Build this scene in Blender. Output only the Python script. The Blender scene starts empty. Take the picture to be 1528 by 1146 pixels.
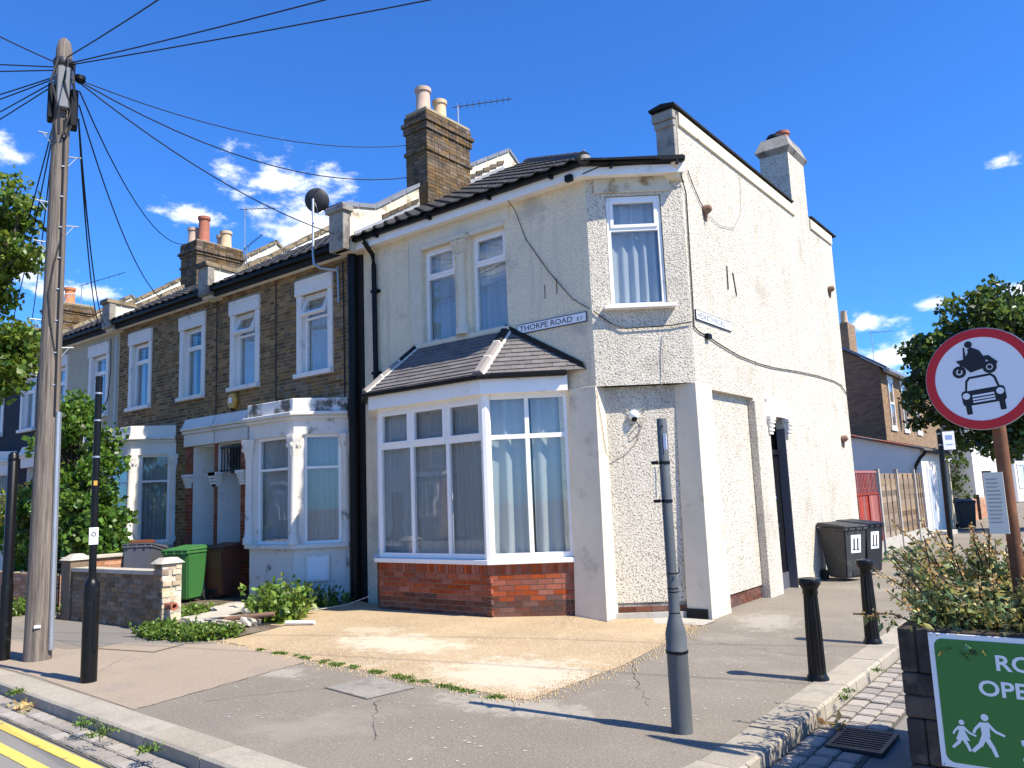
import bpy, bmesh, math, random
import numpy as np
from mathutils import Vector, Matrix
R = math.radians
random.seed(7); rng = np.random.default_rng(7)
sc = bpy.context.scene
COL = sc.collection

# ------------------------------------------------------------------ camera
PITCH, ROLL, YAW, CAM_H = R(8.17), R(2.3), R(37.4), 1.75
fwd0 = Vector((-math.sin(YAW), math.cos(YAW), 0)); right0 = Vector((math.cos(YAW), math.sin(YAW), 0)); upv = Vector((0, 0, 1))
cf = math.cos(PITCH)*fwd0 + math.sin(PITCH)*upv
cu0 = -math.sin(PITCH)*fwd0 + math.cos(PITCH)*upv
cr = math.cos(ROLL)*right0 - math.sin(ROLL)*cu0
cu = math.cos(ROLL)*cu0 + math.sin(ROLL)*right0
cd = bpy.data.cameras.new('camera'); cam = bpy.data.objects.new('camera', cd); COL.objects.link(cam)
cam.matrix_world = Matrix(((cr.x, cu.x, -cf.x, 0), (cr.y, cu.y, -cf.y, 0), (cr.z, cu.z, -cf.z, CAM_H), (0, 0, 0, 1)))
cd.sensor_width = 36; cd.lens = 36*1170/1528; cd.clip_start = .05; cd.clip_end = 2000
sc.camera = cam

# ------------------------------------------------------------------ sun, sky
SUN_AZ, SUN_EL = 3.5, 50.0          # azimuth from +X towards +Y
sl = bpy.data.lights.new('sun', 'SUN'); so = bpy.data.objects.new('sun', sl); COL.objects.link(so)
sl.energy = 5.0; sl.angle = R(.55); sl.color = (1, .93, .80)
sd = Vector((math.cos(R(SUN_EL))*math.cos(R(SUN_AZ)), math.cos(R(SUN_EL))*math.sin(R(SUN_AZ)), math.sin(R(SUN_EL))))
so.rotation_euler = sd.to_track_quat('Z', 'Y').to_euler(); so.location = (20, 0, 30)
sc.view_settings.view_transform = 'Standard'; sc.view_settings.look = 'None'; sc.view_settings.gamma = 1
sc.view_settings.exposure = 0.78
sc.view_settings.use_curve_mapping = False
w = bpy.data.worlds.new('World'); sc.world = w; w.use_nodes = True
wn = w.node_tree; wn.nodes.clear()
def N(t, typ, **kw):
    n = t.nodes.new(typ)
    for k, v in kw.items(): setattr(n, k, v)
    return n
def wire(t, a, b): t.links.new(a, b)
sky = N(wn, 'ShaderNodeTexSky', sky_type='NISHITA', sun_disc=False)
sky.sun_elevation = R(SUN_EL); sky.sun_rotation = R(90 - SUN_AZ); sky.altitude = 0; sky.air_density = 1.0; sky.dust_density = .2; sky.ozone_density = 3.5
tint = N(wn, 'ShaderNodeMix', data_type='RGBA', blend_type='MULTIPLY'); tint.inputs[0].default_value = 1; tint.inputs[7].default_value = (.34, .80, 1.44, 1)
wire(wn, sky.outputs[0], tint.inputs[6])
tc = N(wn, 'ShaderNodeTexCoord')
CL = [((-.75, .54, .385), .075, .028), ((-.81, .47, .335), .045, .016), ((-.735, .58, .335), .075, .046), ((-.06, .94, .33), .028, .009), ((-.21, .96, .185), .034, .015),
      ((-.19, .97, .142), .050, .020), ((-.15, .97, .195), .020, .009), ((-.05, .98, .195), .045, .018), ((-.89, .39, .245), .06, .013), ((-.885, .29, .385), .03, .02), ((-.90, .34, .27), .03, .022),
      ((.5, .8, .3), .1, .03), ((-.6, -.75, .3), .1, .03), ((.2, -.9, .35), .1, .03), ((.85, -.45, .22), .1, .03), ((-.97, -.1, .2), .1, .03)]
noi = N(wn, 'ShaderNodeTexNoise'); noi.inputs['Scale'].default_value = 22; noi.inputs['Detail'].default_value = 9; noi.inputs['Roughness'].default_value = .62
stretch = N(wn, 'ShaderNodeVectorMath', operation='MULTIPLY'); stretch.inputs[1].default_value = (1, 1, 2.0)
wire(wn, tc.outputs['Generated'], stretch.inputs[0]); wire(wn, stretch.outputs[0], noi.inputs['Vector'])
prev = None
for c, rw, rh in CL:
    c = Vector(c).normalized()
    sub = N(wn, 'ShaderNodeVectorMath', operation='SUBTRACT'); sub.inputs[1].default_value = c; wire(wn, tc.outputs['Generated'], sub.inputs[0])
    mu = N(wn, 'ShaderNodeVectorMath', operation='MULTIPLY'); mu.inputs[1].default_value = (1/rw, 1/rw, 1/rh); wire(wn, sub.outputs[0], mu.inputs[0])
    ln = N(wn, 'ShaderNodeVectorMath', operation='LENGTH'); wire(wn, mu.outputs[0], ln.inputs[0])
    if prev is None: prev = ln.outputs['Value']
    else:
        mn = N(wn, 'ShaderNodeMath', operation='SMOOTH_MIN'); mn.inputs[2].default_value = .3
        wire(wn, prev, mn.inputs[0]); wire(wn, ln.outputs['Value'], mn.inputs[1]); prev = mn.outputs[0]
ma = N(wn, 'ShaderNodeMath', operation='MULTIPLY_ADD'); wire(wn, noi.outputs[0], ma.inputs[0]); ma.inputs[1].default_value = 3.6; ma.inputs[2].default_value = -1.75
ad = N(wn, 'ShaderNodeMath', operation='SUBTRACT'); wire(wn, ma.outputs[0], ad.inputs[0]); wire(wn, prev, ad.inputs[1])
mr = N(wn, 'ShaderNodeMapRange', interpolation_type='SMOOTHSTEP'); wire(wn, ad.outputs[0], mr.inputs[0])
mr.inputs[1].default_value = -.95; mr.inputs[2].default_value = .15; mr.inputs[3].default_value = 0; mr.inputs[4].default_value = .93
cm = N(wn, 'ShaderNodeMix', data_type='RGBA'); wire(wn, mr.outputs[0], cm.inputs[0]); wire(wn, tint.outputs[2], cm.inputs[6]); cm.inputs[7].default_value = (9.2, 9.3, 9.5, 1)
bg = N(wn, 'ShaderNodeBackground'); bg.inputs[1].default_value = .102; wire(wn, cm.outputs[2], bg.inputs[0])
wo = N(wn, 'ShaderNodeOutputWorld'); wire(wn, bg.outputs[0], wo.inputs[0])

# ------------------------------------------------------------------ materials
MATS = {}
def mat(name, col, rough=.75, var=.12, vs=2.5, var2=.0, vs2=.5, bump=0., bs=40, bdist=.01, vor=False, metal=0, rnd=0., stain=None, ss=1.2, sthr=.58, spec=.4, attr=False, coat=0, speck=None, spks=90, spkt=.62, streak=None, spots=()):
    if name in MATS: return MATS[name]
    m = bpy.data.materials.new(name); m.use_nodes = True; t = m.node_tree
    b = t.nodes['Principled BSDF']; b.inputs['Roughness'].default_value = rough; b.inputs['Metallic'].default_value = metal; b.inputs['Specular IOR Level'].default_value = spec
    b.inputs['Coat Weight'].default_value = coat
    g = N(t, 'ShaderNodeNewGeometry'); P = g.outputs['Position']
    rgb = N(t, 'ShaderNodeRGB'); rgb.outputs[0].default_value = (*col, 1); cur = rgb.outputs[0]
    def scale_by(cur, fac_out, lo, hi):
        mm = N(t, 'ShaderNodeMapRange'); wire(t, fac_out, mm.inputs[0]); mm.inputs[1].default_value = .25; mm.inputs[2].default_value = .75; mm.inputs[3].default_value = lo; mm.inputs[4].default_value = hi
        v = N(t, 'ShaderNodeVectorMath', operation='SCALE'); wire(t, cur, v.inputs[0]); wire(t, mm.outputs[0], v.inputs['Scale']); return v.outputs[0]
    def noise(s, d=5, r=.6):
        n = N(t, 'ShaderNodeTexNoise'); n.inputs['Scale'].default_value = s; n.inputs['Detail'].default_value = d; n.inputs['Roughness'].default_value = r; wire(t, P, n.inputs['Vector']); return n.outputs[0]
    if rnd:
        oi = N(t, 'ShaderNodeObjectInfo'); mm = N(t, 'ShaderNodeMapRange'); wire(t, oi.outputs['Random'], mm.inputs[0]); mm.inputs[3].default_value = 1-rnd; mm.inputs[4].default_value = 1+rnd
        v = N(t, 'ShaderNodeVectorMath', operation='SCALE'); wire(t, cur, v.inputs[0]); wire(t, mm.outputs[0], v.inputs['Scale'])
        hs = N(t, 'ShaderNodeHueSaturation'); wire(t, v.outputs[0], hs.inputs['Color'])
        fr = N(t, 'ShaderNodeMath', operation='FRACT'); m7 = N(t, 'ShaderNodeMath', operation='MULTIPLY'); m7.inputs[1].default_value = 17.3; wire(t, oi.outputs['Random'], m7.inputs[0]); wire(t, m7.outputs[0], fr.inputs[0])
        m2 = N(t, 'ShaderNodeMapRange'); wire(t, fr.outputs[0], m2.inputs[0]); m2.inputs[3].default_value = 1-rnd*.8; m2.inputs[4].default_value = 1+rnd*.5; wire(t, m2.outputs[0], hs.inputs['Saturation']); cur = hs.outputs[0]
    if attr:
        at = N(t, 'ShaderNodeAttribute', attribute_name='tone'); mx = N(t, 'ShaderNodeMix', data_type='RGBA', blend_type='MULTIPLY'); mx.inputs[0].default_value = 1
        wire(t, cur, mx.inputs[6]); wire(t, at.outputs['Color'], mx.inputs[7]); cur = mx.outputs[2]
    if var: cur = scale_by(cur, noise(vs), 1-var, 1+var)
    if var2: cur = scale_by(cur, noise(vs2, 3), 1-var2, 1+var2)
    def overlay(cur, colr, s, thr, soft=.08, d=6):
        n = noise(s, d, .65); mm = N(t, 'ShaderNodeMapRange', interpolation_type='SMOOTHSTEP'); wire(t, n, mm.inputs[0]); mm.inputs[1].default_value = thr-soft; mm.inputs[2].default_value = thr+soft
        mx = N(t, 'ShaderNodeMix', data_type='RGBA'); wire(t, mm.outputs[0], mx.inputs[0]); wire(t, cur, mx.inputs[6]); mx.inputs[7].default_value = (*colr, 1); return mx.outputs[2]
    if stain: cur = overlay(cur, stain, ss, sthr)
    if speck: cur = overlay(cur, speck, spks, spkt, .03, 1)
    if streak:      # rain streaks: noise drawn out vertically
        mp_ = N(t, 'ShaderNodeMapping'); mp_.inputs['Scale'].default_value = (3.2, 3.2, .22); wire(t, P, mp_.inputs[0])
        n_ = N(t, 'ShaderNodeTexNoise'); n_.inputs['Scale'].default_value = 1.6; n_.inputs['Detail'].default_value = 6; n_.inputs['Roughness'].default_value = .65; wire(t, mp_.outputs[0], n_.inputs['Vector'])
        mm = N(t, 'ShaderNodeMapRange', interpolation_type='SMOOTHSTEP'); wire(t, n_.outputs[0], mm.inputs[0]); mm.inputs[1].default_value = .50; mm.inputs[2].default_value = .78; mm.inputs[4].default_value = .75
        mx = N(t, 'ShaderNodeMix', data_type='RGBA'); wire(t, mm.outputs[0], mx.inputs[0]); wire(t, cur, mx.inputs[6]); mx.inputs[7].default_value = (*streak, 1); cur = mx.outputs[2]
    for (sx, sy_, rx_, ry_, an, scol) in spots:      # worn or cemented patches with ragged edges
        mp_ = N(t, 'ShaderNodeMapping', vector_type='TEXTURE'); mp_.inputs['Location'].default_value = (sx, sy_, 0); mp_.inputs['Rotation'].default_value = (0, 0, an); mp_.inputs['Scale'].default_value = (rx_, ry_, 50); wire(t, P, mp_.inputs[0])
        ln_ = N(t, 'ShaderNodeVectorMath', operation='LENGTH'); wire(t, mp_.outputs[0], ln_.inputs[0]); n_ = noise(4.5, 10, .8); q_ = N(t, 'ShaderNodeMath', operation='MULTIPLY_ADD'); wire(t, n_, q_.inputs[0]); q_.inputs[1].default_value = 4.0; q_.inputs[2].default_value = -2.0
        a_ = N(t, 'ShaderNodeMath', operation='ADD'); wire(t, ln_.outputs['Value'], a_.inputs[0]); wire(t, q_.outputs[0], a_.inputs[1])
        mm = N(t, 'ShaderNodeMapRange', interpolation_type='SMOOTHSTEP'); wire(t, a_.outputs[0], mm.inputs[0]); mm.inputs[1].default_value = .45; mm.inputs[2].default_value = 1.25; mm.inputs[3].default_value = .85; mm.inputs[4].default_value = 0
        mx = N(t, 'ShaderNodeMix', data_type='RGBA'); wire(t, mm.outputs[0], mx.inputs[0]); wire(t, cur, mx.inputs[6]); mx.inputs[7].default_value = (*scol, 1); cur = mx.outputs[2]
    wire(t, cur, b.inputs['Base Color'])
    if bump:
        if vor:
            n = N(t, 'ShaderNodeTexVoronoi'); n.inputs['Scale'].default_value = bs; wire(t, P, n.inputs['Vector']); h = n.outputs['Distance']
        else: h = noise(bs, 4)
        bp = N(t, 'ShaderNodeBump'); bp.inputs['Strength'].default_value = bump; bp.inputs['Distance'].default_value = bdist; wire(t, h, bp.inputs['Height']); wire(t, bp.outputs[0], b.inputs['Normal'])
    MATS[name] = m; return m
def glass_mat():
    m = bpy.data.materials.new('window_glass'); m.use_nodes = True; t = m.node_tree; t.nodes.clear()
    tr = N(t, 'ShaderNodeBsdfTransparent'); tr.inputs[0].default_value = (.93, .96, .97, 1)
    gl = N(t, 'ShaderNodeBsdfGlossy'); gl.inputs['Roughness'].default_value = .015; gl.inputs[0].default_value = (.95, .97, 1, 1)
    lw_ = N(t, 'ShaderNodeLayerWeight'); lw_.inputs[0].default_value = .5
    pw_ = N(t, 'ShaderNodeMath', operation='POWER'); wire(t, lw_.outputs['Facing'], pw_.inputs[0]); pw_.inputs[1].default_value = 4
    fr = N(t, 'ShaderNodeMath', operation='MULTIPLY_ADD'); wire(t, pw_.outputs[0], fr.inputs[0]); fr.inputs[1].default_value = .8; fr.inputs[2].default_value = .05
    g = N(t, 'ShaderNodeNewGeometry'); n = N(t, 'ShaderNodeTexNoise'); n.inputs['Scale'].default_value = 1.3; wire(t, g.outputs['Position'], n.inputs['Vector'])
    bp = N(t, 'ShaderNodeBump'); bp.inputs['Strength'].default_value = .06; bp.inputs['Distance'].default_value = .05; wire(t, n.outputs[0], bp.inputs['Height']); wire(t, bp.outputs[0], gl.inputs['Normal'])
    mx = N(t, 'ShaderNodeMixShader'); o = N(t, 'ShaderNodeOutputMaterial'); wire(t, fr.outputs[0], mx.inputs[0]); wire(t, tr.outputs[0], mx.inputs[1]); wire(t, gl.outputs[0], mx.inputs[2]); wire(t, mx.outputs[0], o.inputs[0])
    return m
GLASS = glass_mat()
def leaf_mat(name, col, rnd=.35, trans=.35):
    m = bpy.data.materials.new(name); m.use_nodes = True; t = m.node_tree; b = t.nodes['Principled BSDF']
    at = N(t, 'ShaderNodeAttribute', attribute_name='tone'); mx = N(t, 'ShaderNodeMix', data_type='RGBA', blend_type='MULTIPLY'); mx.inputs[0].default_value = 1; mx.inputs[6].default_value = (*col, 1); wire(t, at.outputs['Color'], mx.inputs[7])
    wire(t, mx.outputs[2], b.inputs['Base Color']); b.inputs['Roughness'].default_value = .42; b.inputs['Specular IOR Level'].default_value = .5
    tl = N(t, 'ShaderNodeBsdfTranslucent'); hv = N(t, 'ShaderNodeHueSaturation'); hv.inputs['Value'].default_value = 1.5; hv.inputs['Hue'].default_value = .48; wire(t, mx.outputs[2], hv.inputs['Color']); wire(t, hv.outputs[0], tl.inputs[0])
    ms = N(t, 'ShaderNodeMixShader'); ms.inputs[0].default_value = trans; wire(t, b.outputs[0], ms.inputs[1]); wire(t, tl.outputs[0], ms.inputs[2]); wire(t, ms.outputs[0], t.nodes['Material Output'].inputs[0])
    return m
def curtain_mat(name, col, tr=.3):
    m = bpy.data.materials.new(name); m.use_nodes = True; t = m.node_tree; b = t.nodes['Principled BSDF']; b.inputs['Base Color'].default_value = (*col, 1); b.inputs['Roughness'].default_value = .9
    tl = N(t, 'ShaderNodeBsdfTranslucent'); tl.inputs[0].default_value = (*col, 1)
    ms = N(t, 'ShaderNodeMixShader'); ms.inputs[0].default_value = tr; wire(t, b.outputs[0], ms.inputs[1]); wire(t, tl.outputs[0], ms.inputs[2]); wire(t, ms.outputs[0], t.nodes['Material Output'].inputs[0]); return m

PEBBLE = mat('pebbledash_cream', (.72, .65, .525), .9, .26, 40, .09, .8, bump=1.0, bs=42, bdist=.035, stain=(.56, .50, .40), ss=1.3, sthr=.62, speck=(.34, .30, .235), spks=42, spkt=.60, streak=(.46, .41, .325))
PEBBLE_SHADE = mat('pebbledash_cream_shade_side', (.84, .71, .50), .9, .18, 36, .10, .9, bump=.8, bs=42, bdist=.025, stain=(.58, .50, .38), ss=1.4, sthr=.62, speck=(.52, .445, .33), spks=40, spkt=.66, streak=(.56, .48, .36))  # same cream wall on the shaded front, colour lifted and warmed against blue shade
RENDER = mat('smooth_cream_render', (.70, .615, .465), .85, .06, 6, .08, .9, bump=.15, bs=60, bdist=.004, stain=(.47, .41, .31), ss=1.7, sthr=.63)
PARAPET = mat('weathered_parapet_render', (.68, .60, .44), .9, .1, 5, .12, 1.2, bump=.3, bs=40, stain=(.32, .27, .19), ss=2.4, sthr=.62)
SOOTY = mat('sooty_render', (.34, .31, .26), .9, .25, 6, .2, 1.5, bump=.8, bs=40, bdist=.02, stain=(.16, .14, .12), ss=3, sthr=.55)
BLACKEDGE = mat('bitumen_paint', (.014, .013, .012), .8, .3, 8, bump=.3)
WHITE = mat('white_gloss_paint', (.78, .79, .80), .4, .03, 3)
UPVC = mat('white_plastic_frame', (.87, .84, .79), .35, .05, 3, stain=(.60, .56, .48), ss=3.5, sthr=.68)
OLDWHITE = mat('flaking_white_paint', (.70, .66, .59), .7, .06, 5, .05, 1, bump=.25, bs=25, stain=(.16, .145, .11), ss=3.4, sthr=.645)
CLEANWHITE = mat('white_masonry_paint', (.78, .74, .67), .7, .05, 4, bump=.12, bs=30, stain=(.55, .54, .5), ss=2.2, sthr=.66)
BLACKPL = mat('black_plastic', (.006, .006, .006), .45, .1, spec=.2)
SLATE = mat('grey_brown_roof_tile', (.155, .138, .130), .8, .15, 9, rnd=.16, bump=.2, bs=60, stain=(.11, .1, .09), ss=4, sthr=.64)
HIP = mat('hip_tile_concrete', (.27, .235, .21), .85, .12, 7, bump=.2)
MORTARW = mat('pale_mortar', (.66, .61, .50), .9, .08, 12, bump=.3)
PANTILE = mat('dark_roof_pantile', (.040, .035, .031), .65, .25, 7, rnd=.25, stain=(.12, .115, .09), ss=6, sthr=.63)
LEAD = mat('lead_flashing', (.35, .36, .38), .5, .15, 4, metal=.3)
SLATEGREY = mat('grey_slate_coping', (.19, .20, .225), .6, .12, 6, rnd=.1)
BRICK_DK = mat('london_stock_brick', (.205, .125, .056), .9, .22, 30, .14, 1.0, rnd=.42, bump=.3, bs=70, stain=(.05, .042, .032), ss=2.0, sthr=.66)
BRICK_DKA = mat('london_stock_brick_wall', (.205, .125, .056), .9, .22, 30, .14, 1.0, attr=True, bump=.3, bs=70, stain=(.05, .042, .032), ss=2.0, sthr=.66)
MORTAR_DK = mat('old_mortar', (.36, .275, .16), .95, .2, 14, .2, 1.4, bump=.3)
BRICK_CH = mat('chimney_stock_brick', (.135, .086, .042), .9, .25, 25, rnd=.42, bump=.4, bs=60, stain=(.055, .045, .035), ss=3.2, sthr=.58)
MORTAR_CH = mat('chimney_mortar', (.36, .29, .175), .95, .2, 12, bump=.3)
BRICK_RED = mat('red_facing_brick', (.27, .066, .028), .85, .22, 30, .15, 1.5, rnd=.22, bump=.25, bs=80)
BRICK_REDLOW = mat('red_brick_dark', (.135, .052, .032), .9, .2, 20, .2, 2, rnd=.3, bump=.3, bs=80)  # darker, browner red for the lowest brick courses
MORTAR_RED = mat('tan_mortar', (.40, .31, .20), .95, .15, 14, bump=.25)
BRICK_GW = mat('garden_wall_brick', (.205, .135, .080), .92, .25, 20, rnd=.38, bump=.5, bs=50, stain=(.30, .27, .22), ss=3, sthr=.66)
BRICK_PALE = mat('pale_yellow_brick', (.46, .37, .25), .9, .2, 14, rnd=.25, bump=.6, bs=35, stain=(.62, .55, .45), ss=4, sthr=.56)
BRICK_ORANGE = mat('orange_brick', (.45, .22, .12), .9, .2, 14, rnd=.25, bump=.3)
STONE_PALE = mat('pale_stone', (.47, .42, .34), .85, .15, 9, bump=.4, bs=30, stain=(.30, .27, .22), ss=4, sthr=.62)
TERRA = mat('terracotta', (.34, .115, .065), .75, .15, 8); TERRA2 = mat('orange_terracotta', (.55, .19, .075), .75, .1, 8); BUFF = mat('buff_clay', (.56, .42, .25), .8, .14, 7, stain=(.3, .22, .13), ss=4, sthr=.66); BUFFP = mat('pinkish_clay', (.50, .36, .27), .8, .14, 7)
WOOD = mat('weathered_pole_timber', (.245, .205, .165), .9, .15, 5, bump=.4, bs=24)
METAL = mat('galvanised_steel', (.45, .46, .47), .45, .1, 6, metal=.8); DARKMETAL = mat('dark_steel', (.05, .05, .055), .5, .1, metal=.5)
BLACKPAINT = mat('black_street_paint', (.005, .005, .005), .36, .3, 9, spec=.28, stain=(.03, .027, .022), ss=9, sthr=.68, bump=.06, bs=25)
GREYPAINT = mat('grey_street_paint', (.088, .097, .102), .55, .12, 5, .08, 1.5, stain=(.16, .16, .155), ss=3, sthr=.68, bump=.08, bs=30)
RUST = mat('rusty_steel', (.16, .065, .03), .8, .35, 9, .3, 2, stain=(.035, .03, .028), ss=2.4, sthr=.55, bump=.2)
NAVY = mat('navy_masonry_paint', (.012, .014, .024), .8, .1)
DCREAM = mat('grey_cream_render', (.46, .41, .30), .9, .06, 4, .06, 1, bump=.2)
ASPHALT = mat('road_asphalt', (.21, .195, .17), .9, .16, 60, .12, .7, bump=.5, bs=120, speck=(.24, .235, .225), spks=150, spkt=.66)
PAVE = mat('pavement_asphalt', (.212, .182, .142), .92, .26, 48, .15, .55, bump=.7, bs=80, bdist=.012, stain=(.265, .23, .18), ss=.8, sthr=.59, speck=(.36, .32, .26), spks=55, spkt=.675, spots=((-7.5, 5.35, .55, .22, -.1, (.36, .32, .26)), (-4.3, 5.45, .85, .28, .1, (.36, .32, .255)), (-3.9, 10.4, .4, .7, .3, (.34, .305, .25))))
PAVE_RED = mat('pinkish_pavement', (.31, .245, .18), .92, .18, 50, .10, .7, bump=.4, bs=90, stain=(.27, .22, .175), ss=1.6, sthr=.60, speck=(.44, .38, .31), spks=70, spkt=.68)
PAVE_DK = mat('dark_pavement_patch', (.19, .172, .15), .92, .15, 60, .10, .8, bump=.5, bs=140, speck=(.27, .26, .24), spks=110, spkt=.67)
DRIVE = mat('ochre_gravel_drive', (.38, .275, .160), .9, .34, 60, .20, .9, bump=.6, bs=80, bdist=.012, stain=(.53, .455, .345), ss=.62, sthr=.63, speck=(.56, .45, .29), spks=50, spkt=.60, spots=((-7.3, 7.0, 1.0, .5, .05, (.58, .50, .37)), (-5.0, 6.4, .95, .7, .0, (.56, .485, .36)), (-8.3, 7.5, .5, .25, .2, (.50, .42, .29))))
KERB = mat('granite_kerb', (.345, .30, .232), .85, .16, 30, .10, 1.3, rnd=.10, bump=.35, bs=70, stain=(.28, .25, .20), ss=2.2, sthr=.6, speck=(.22, .2, .17), spks=110, spkt=.64)
SETT = mat('stone_sett', (.30, .265, .225), .85, .14, 25, rnd=.22, bump=.5, bs=40)
SETTBED = mat('sett_joint_dirt', (.10, .088, .070), .95, .25, 20, bump=.5)
YELLOW = mat('yellow_road_paint', (.66, .50, .10), .8, .10, 14, stain=(.30, .25, .12), ss=7, sthr=.64, bump=.4, bs=90)
SOIL = mat('garden_soil', (.115, .085, .058), .95, .3, 9, .2, 1.5, bump=.9, bs=25, bdist=.03, stain=(.19, .16, .11), ss=3, sthr=.55)
CONCRETE = mat('pale_concrete', (.42, .39, .335), .9, .12, 10, .1, 1.5, bump=.3, bs=60, stain=(.30, .275, .23), ss=3, sthr=.6)
SLEEPER = mat('dark_timber_sleeper', (.058, .043, .033), .85, .5, 16, .3, 2, rnd=.45, stain=(.10, .08, .06), ss=5, sthr=.6, bump=.5, bs=30)
GREENSIGN = mat('green_sign_board', (.045, .19, .035), .45, .03); SIGNWHITE = mat('white_sign_face', (.82, .81, .80), .45, .02); SIGNRED = mat('red_sign_border', (.62, .012, .018), .4, .04); SIGNBLACK = mat('black_sign_print', (.012, .013, .018), .5, 0)
BLUEBLACK = mat('blue_black_lettering', (.03, .035, .07), .5, 0)
B_GREEN = mat('green_bin_plastic', (.040, .150, .038), .6, .12, 6, stain=(.07, .15, .07), ss=5, sthr=.62); B_BROWN = mat('brown_bin_plastic', (.125, .042, .022), .5, .06); B_GREY = mat('grey_bin_plastic', (.040, .040, .040), .6, .15, 6, stain=(.09, .085, .075), ss=4, sthr=.64); B_BLACK = mat('black_bin_plastic', (.016, .017, .020), .5, .06); B_SLATE = mat('slate_bin_plastic', (.085, .090, .105), .5, .06)
RUBBER = mat('black_rubber', (.018, .018, .018), .8, .1)
FENCEWOOD = mat('weathered_fence_wood', (.22, .155, .10), .9, .3, 14, rnd=.4, bump=.4, bs=30); FENCERED = mat('red_fence_paint', (.30, .060, .045), .85, .2, 8, rnd=.25)
ALARM = mat('yellow_alarm_plastic', (.56, .30, .045), .4, .03); CLAY = mat('clay_vent', (.20, .115, .075), .8, .15)
CABLE = mat('black_cable', (.012, .012, .013), .6, 0); WCABLE = mat('pale_cable', (.50, .47, .40), .6, 0)
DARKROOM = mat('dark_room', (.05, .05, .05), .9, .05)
DOORBLACK = mat('black_gloss_door', (.010, .010, .011), .22, .03); DOORGREY = mat('grey_door_frame', (.10, .10, .115), .5, .04); BRASS = mat('chrome_fitting', (.7, .7, .7), .2, 0, metal=1)
BARK = mat('tree_bark', (.075, .058, .043), .95, .25, 12, bump=.8, bs=20, bdist=.03)
NET = curtain_mat('net_curtain', (.68, .66, .62), .3); NETB = curtain_mat('pale_blue_curtain', (.64, .65, .63), .35); NETG = curtain_mat('grey_net_curtain', (.54, .52, .49), .35)
L_LIME = leaf_mat('linden_leaf', (.120, .195, .026), trans=.45); L_DARK = leaf_mat('dark_maple_leaf', (.065, .115, .022), trans=.35); L_SHRUB = leaf_mat('shrub_leaf', (.085, .175, .024), trans=.4); L_YEL = leaf_mat('golden_privet_leaf', (.20, .23, .026)); L_WEED = leaf_mat('weed_leaf', (.115, .20, .028)); L_SAGE = leaf_mat('sage_leaf', (.175, .215, .075), trans=.3); L_DRY = leaf_mat('dry_flower', (.44, .33, .13), trans=.3)

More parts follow.
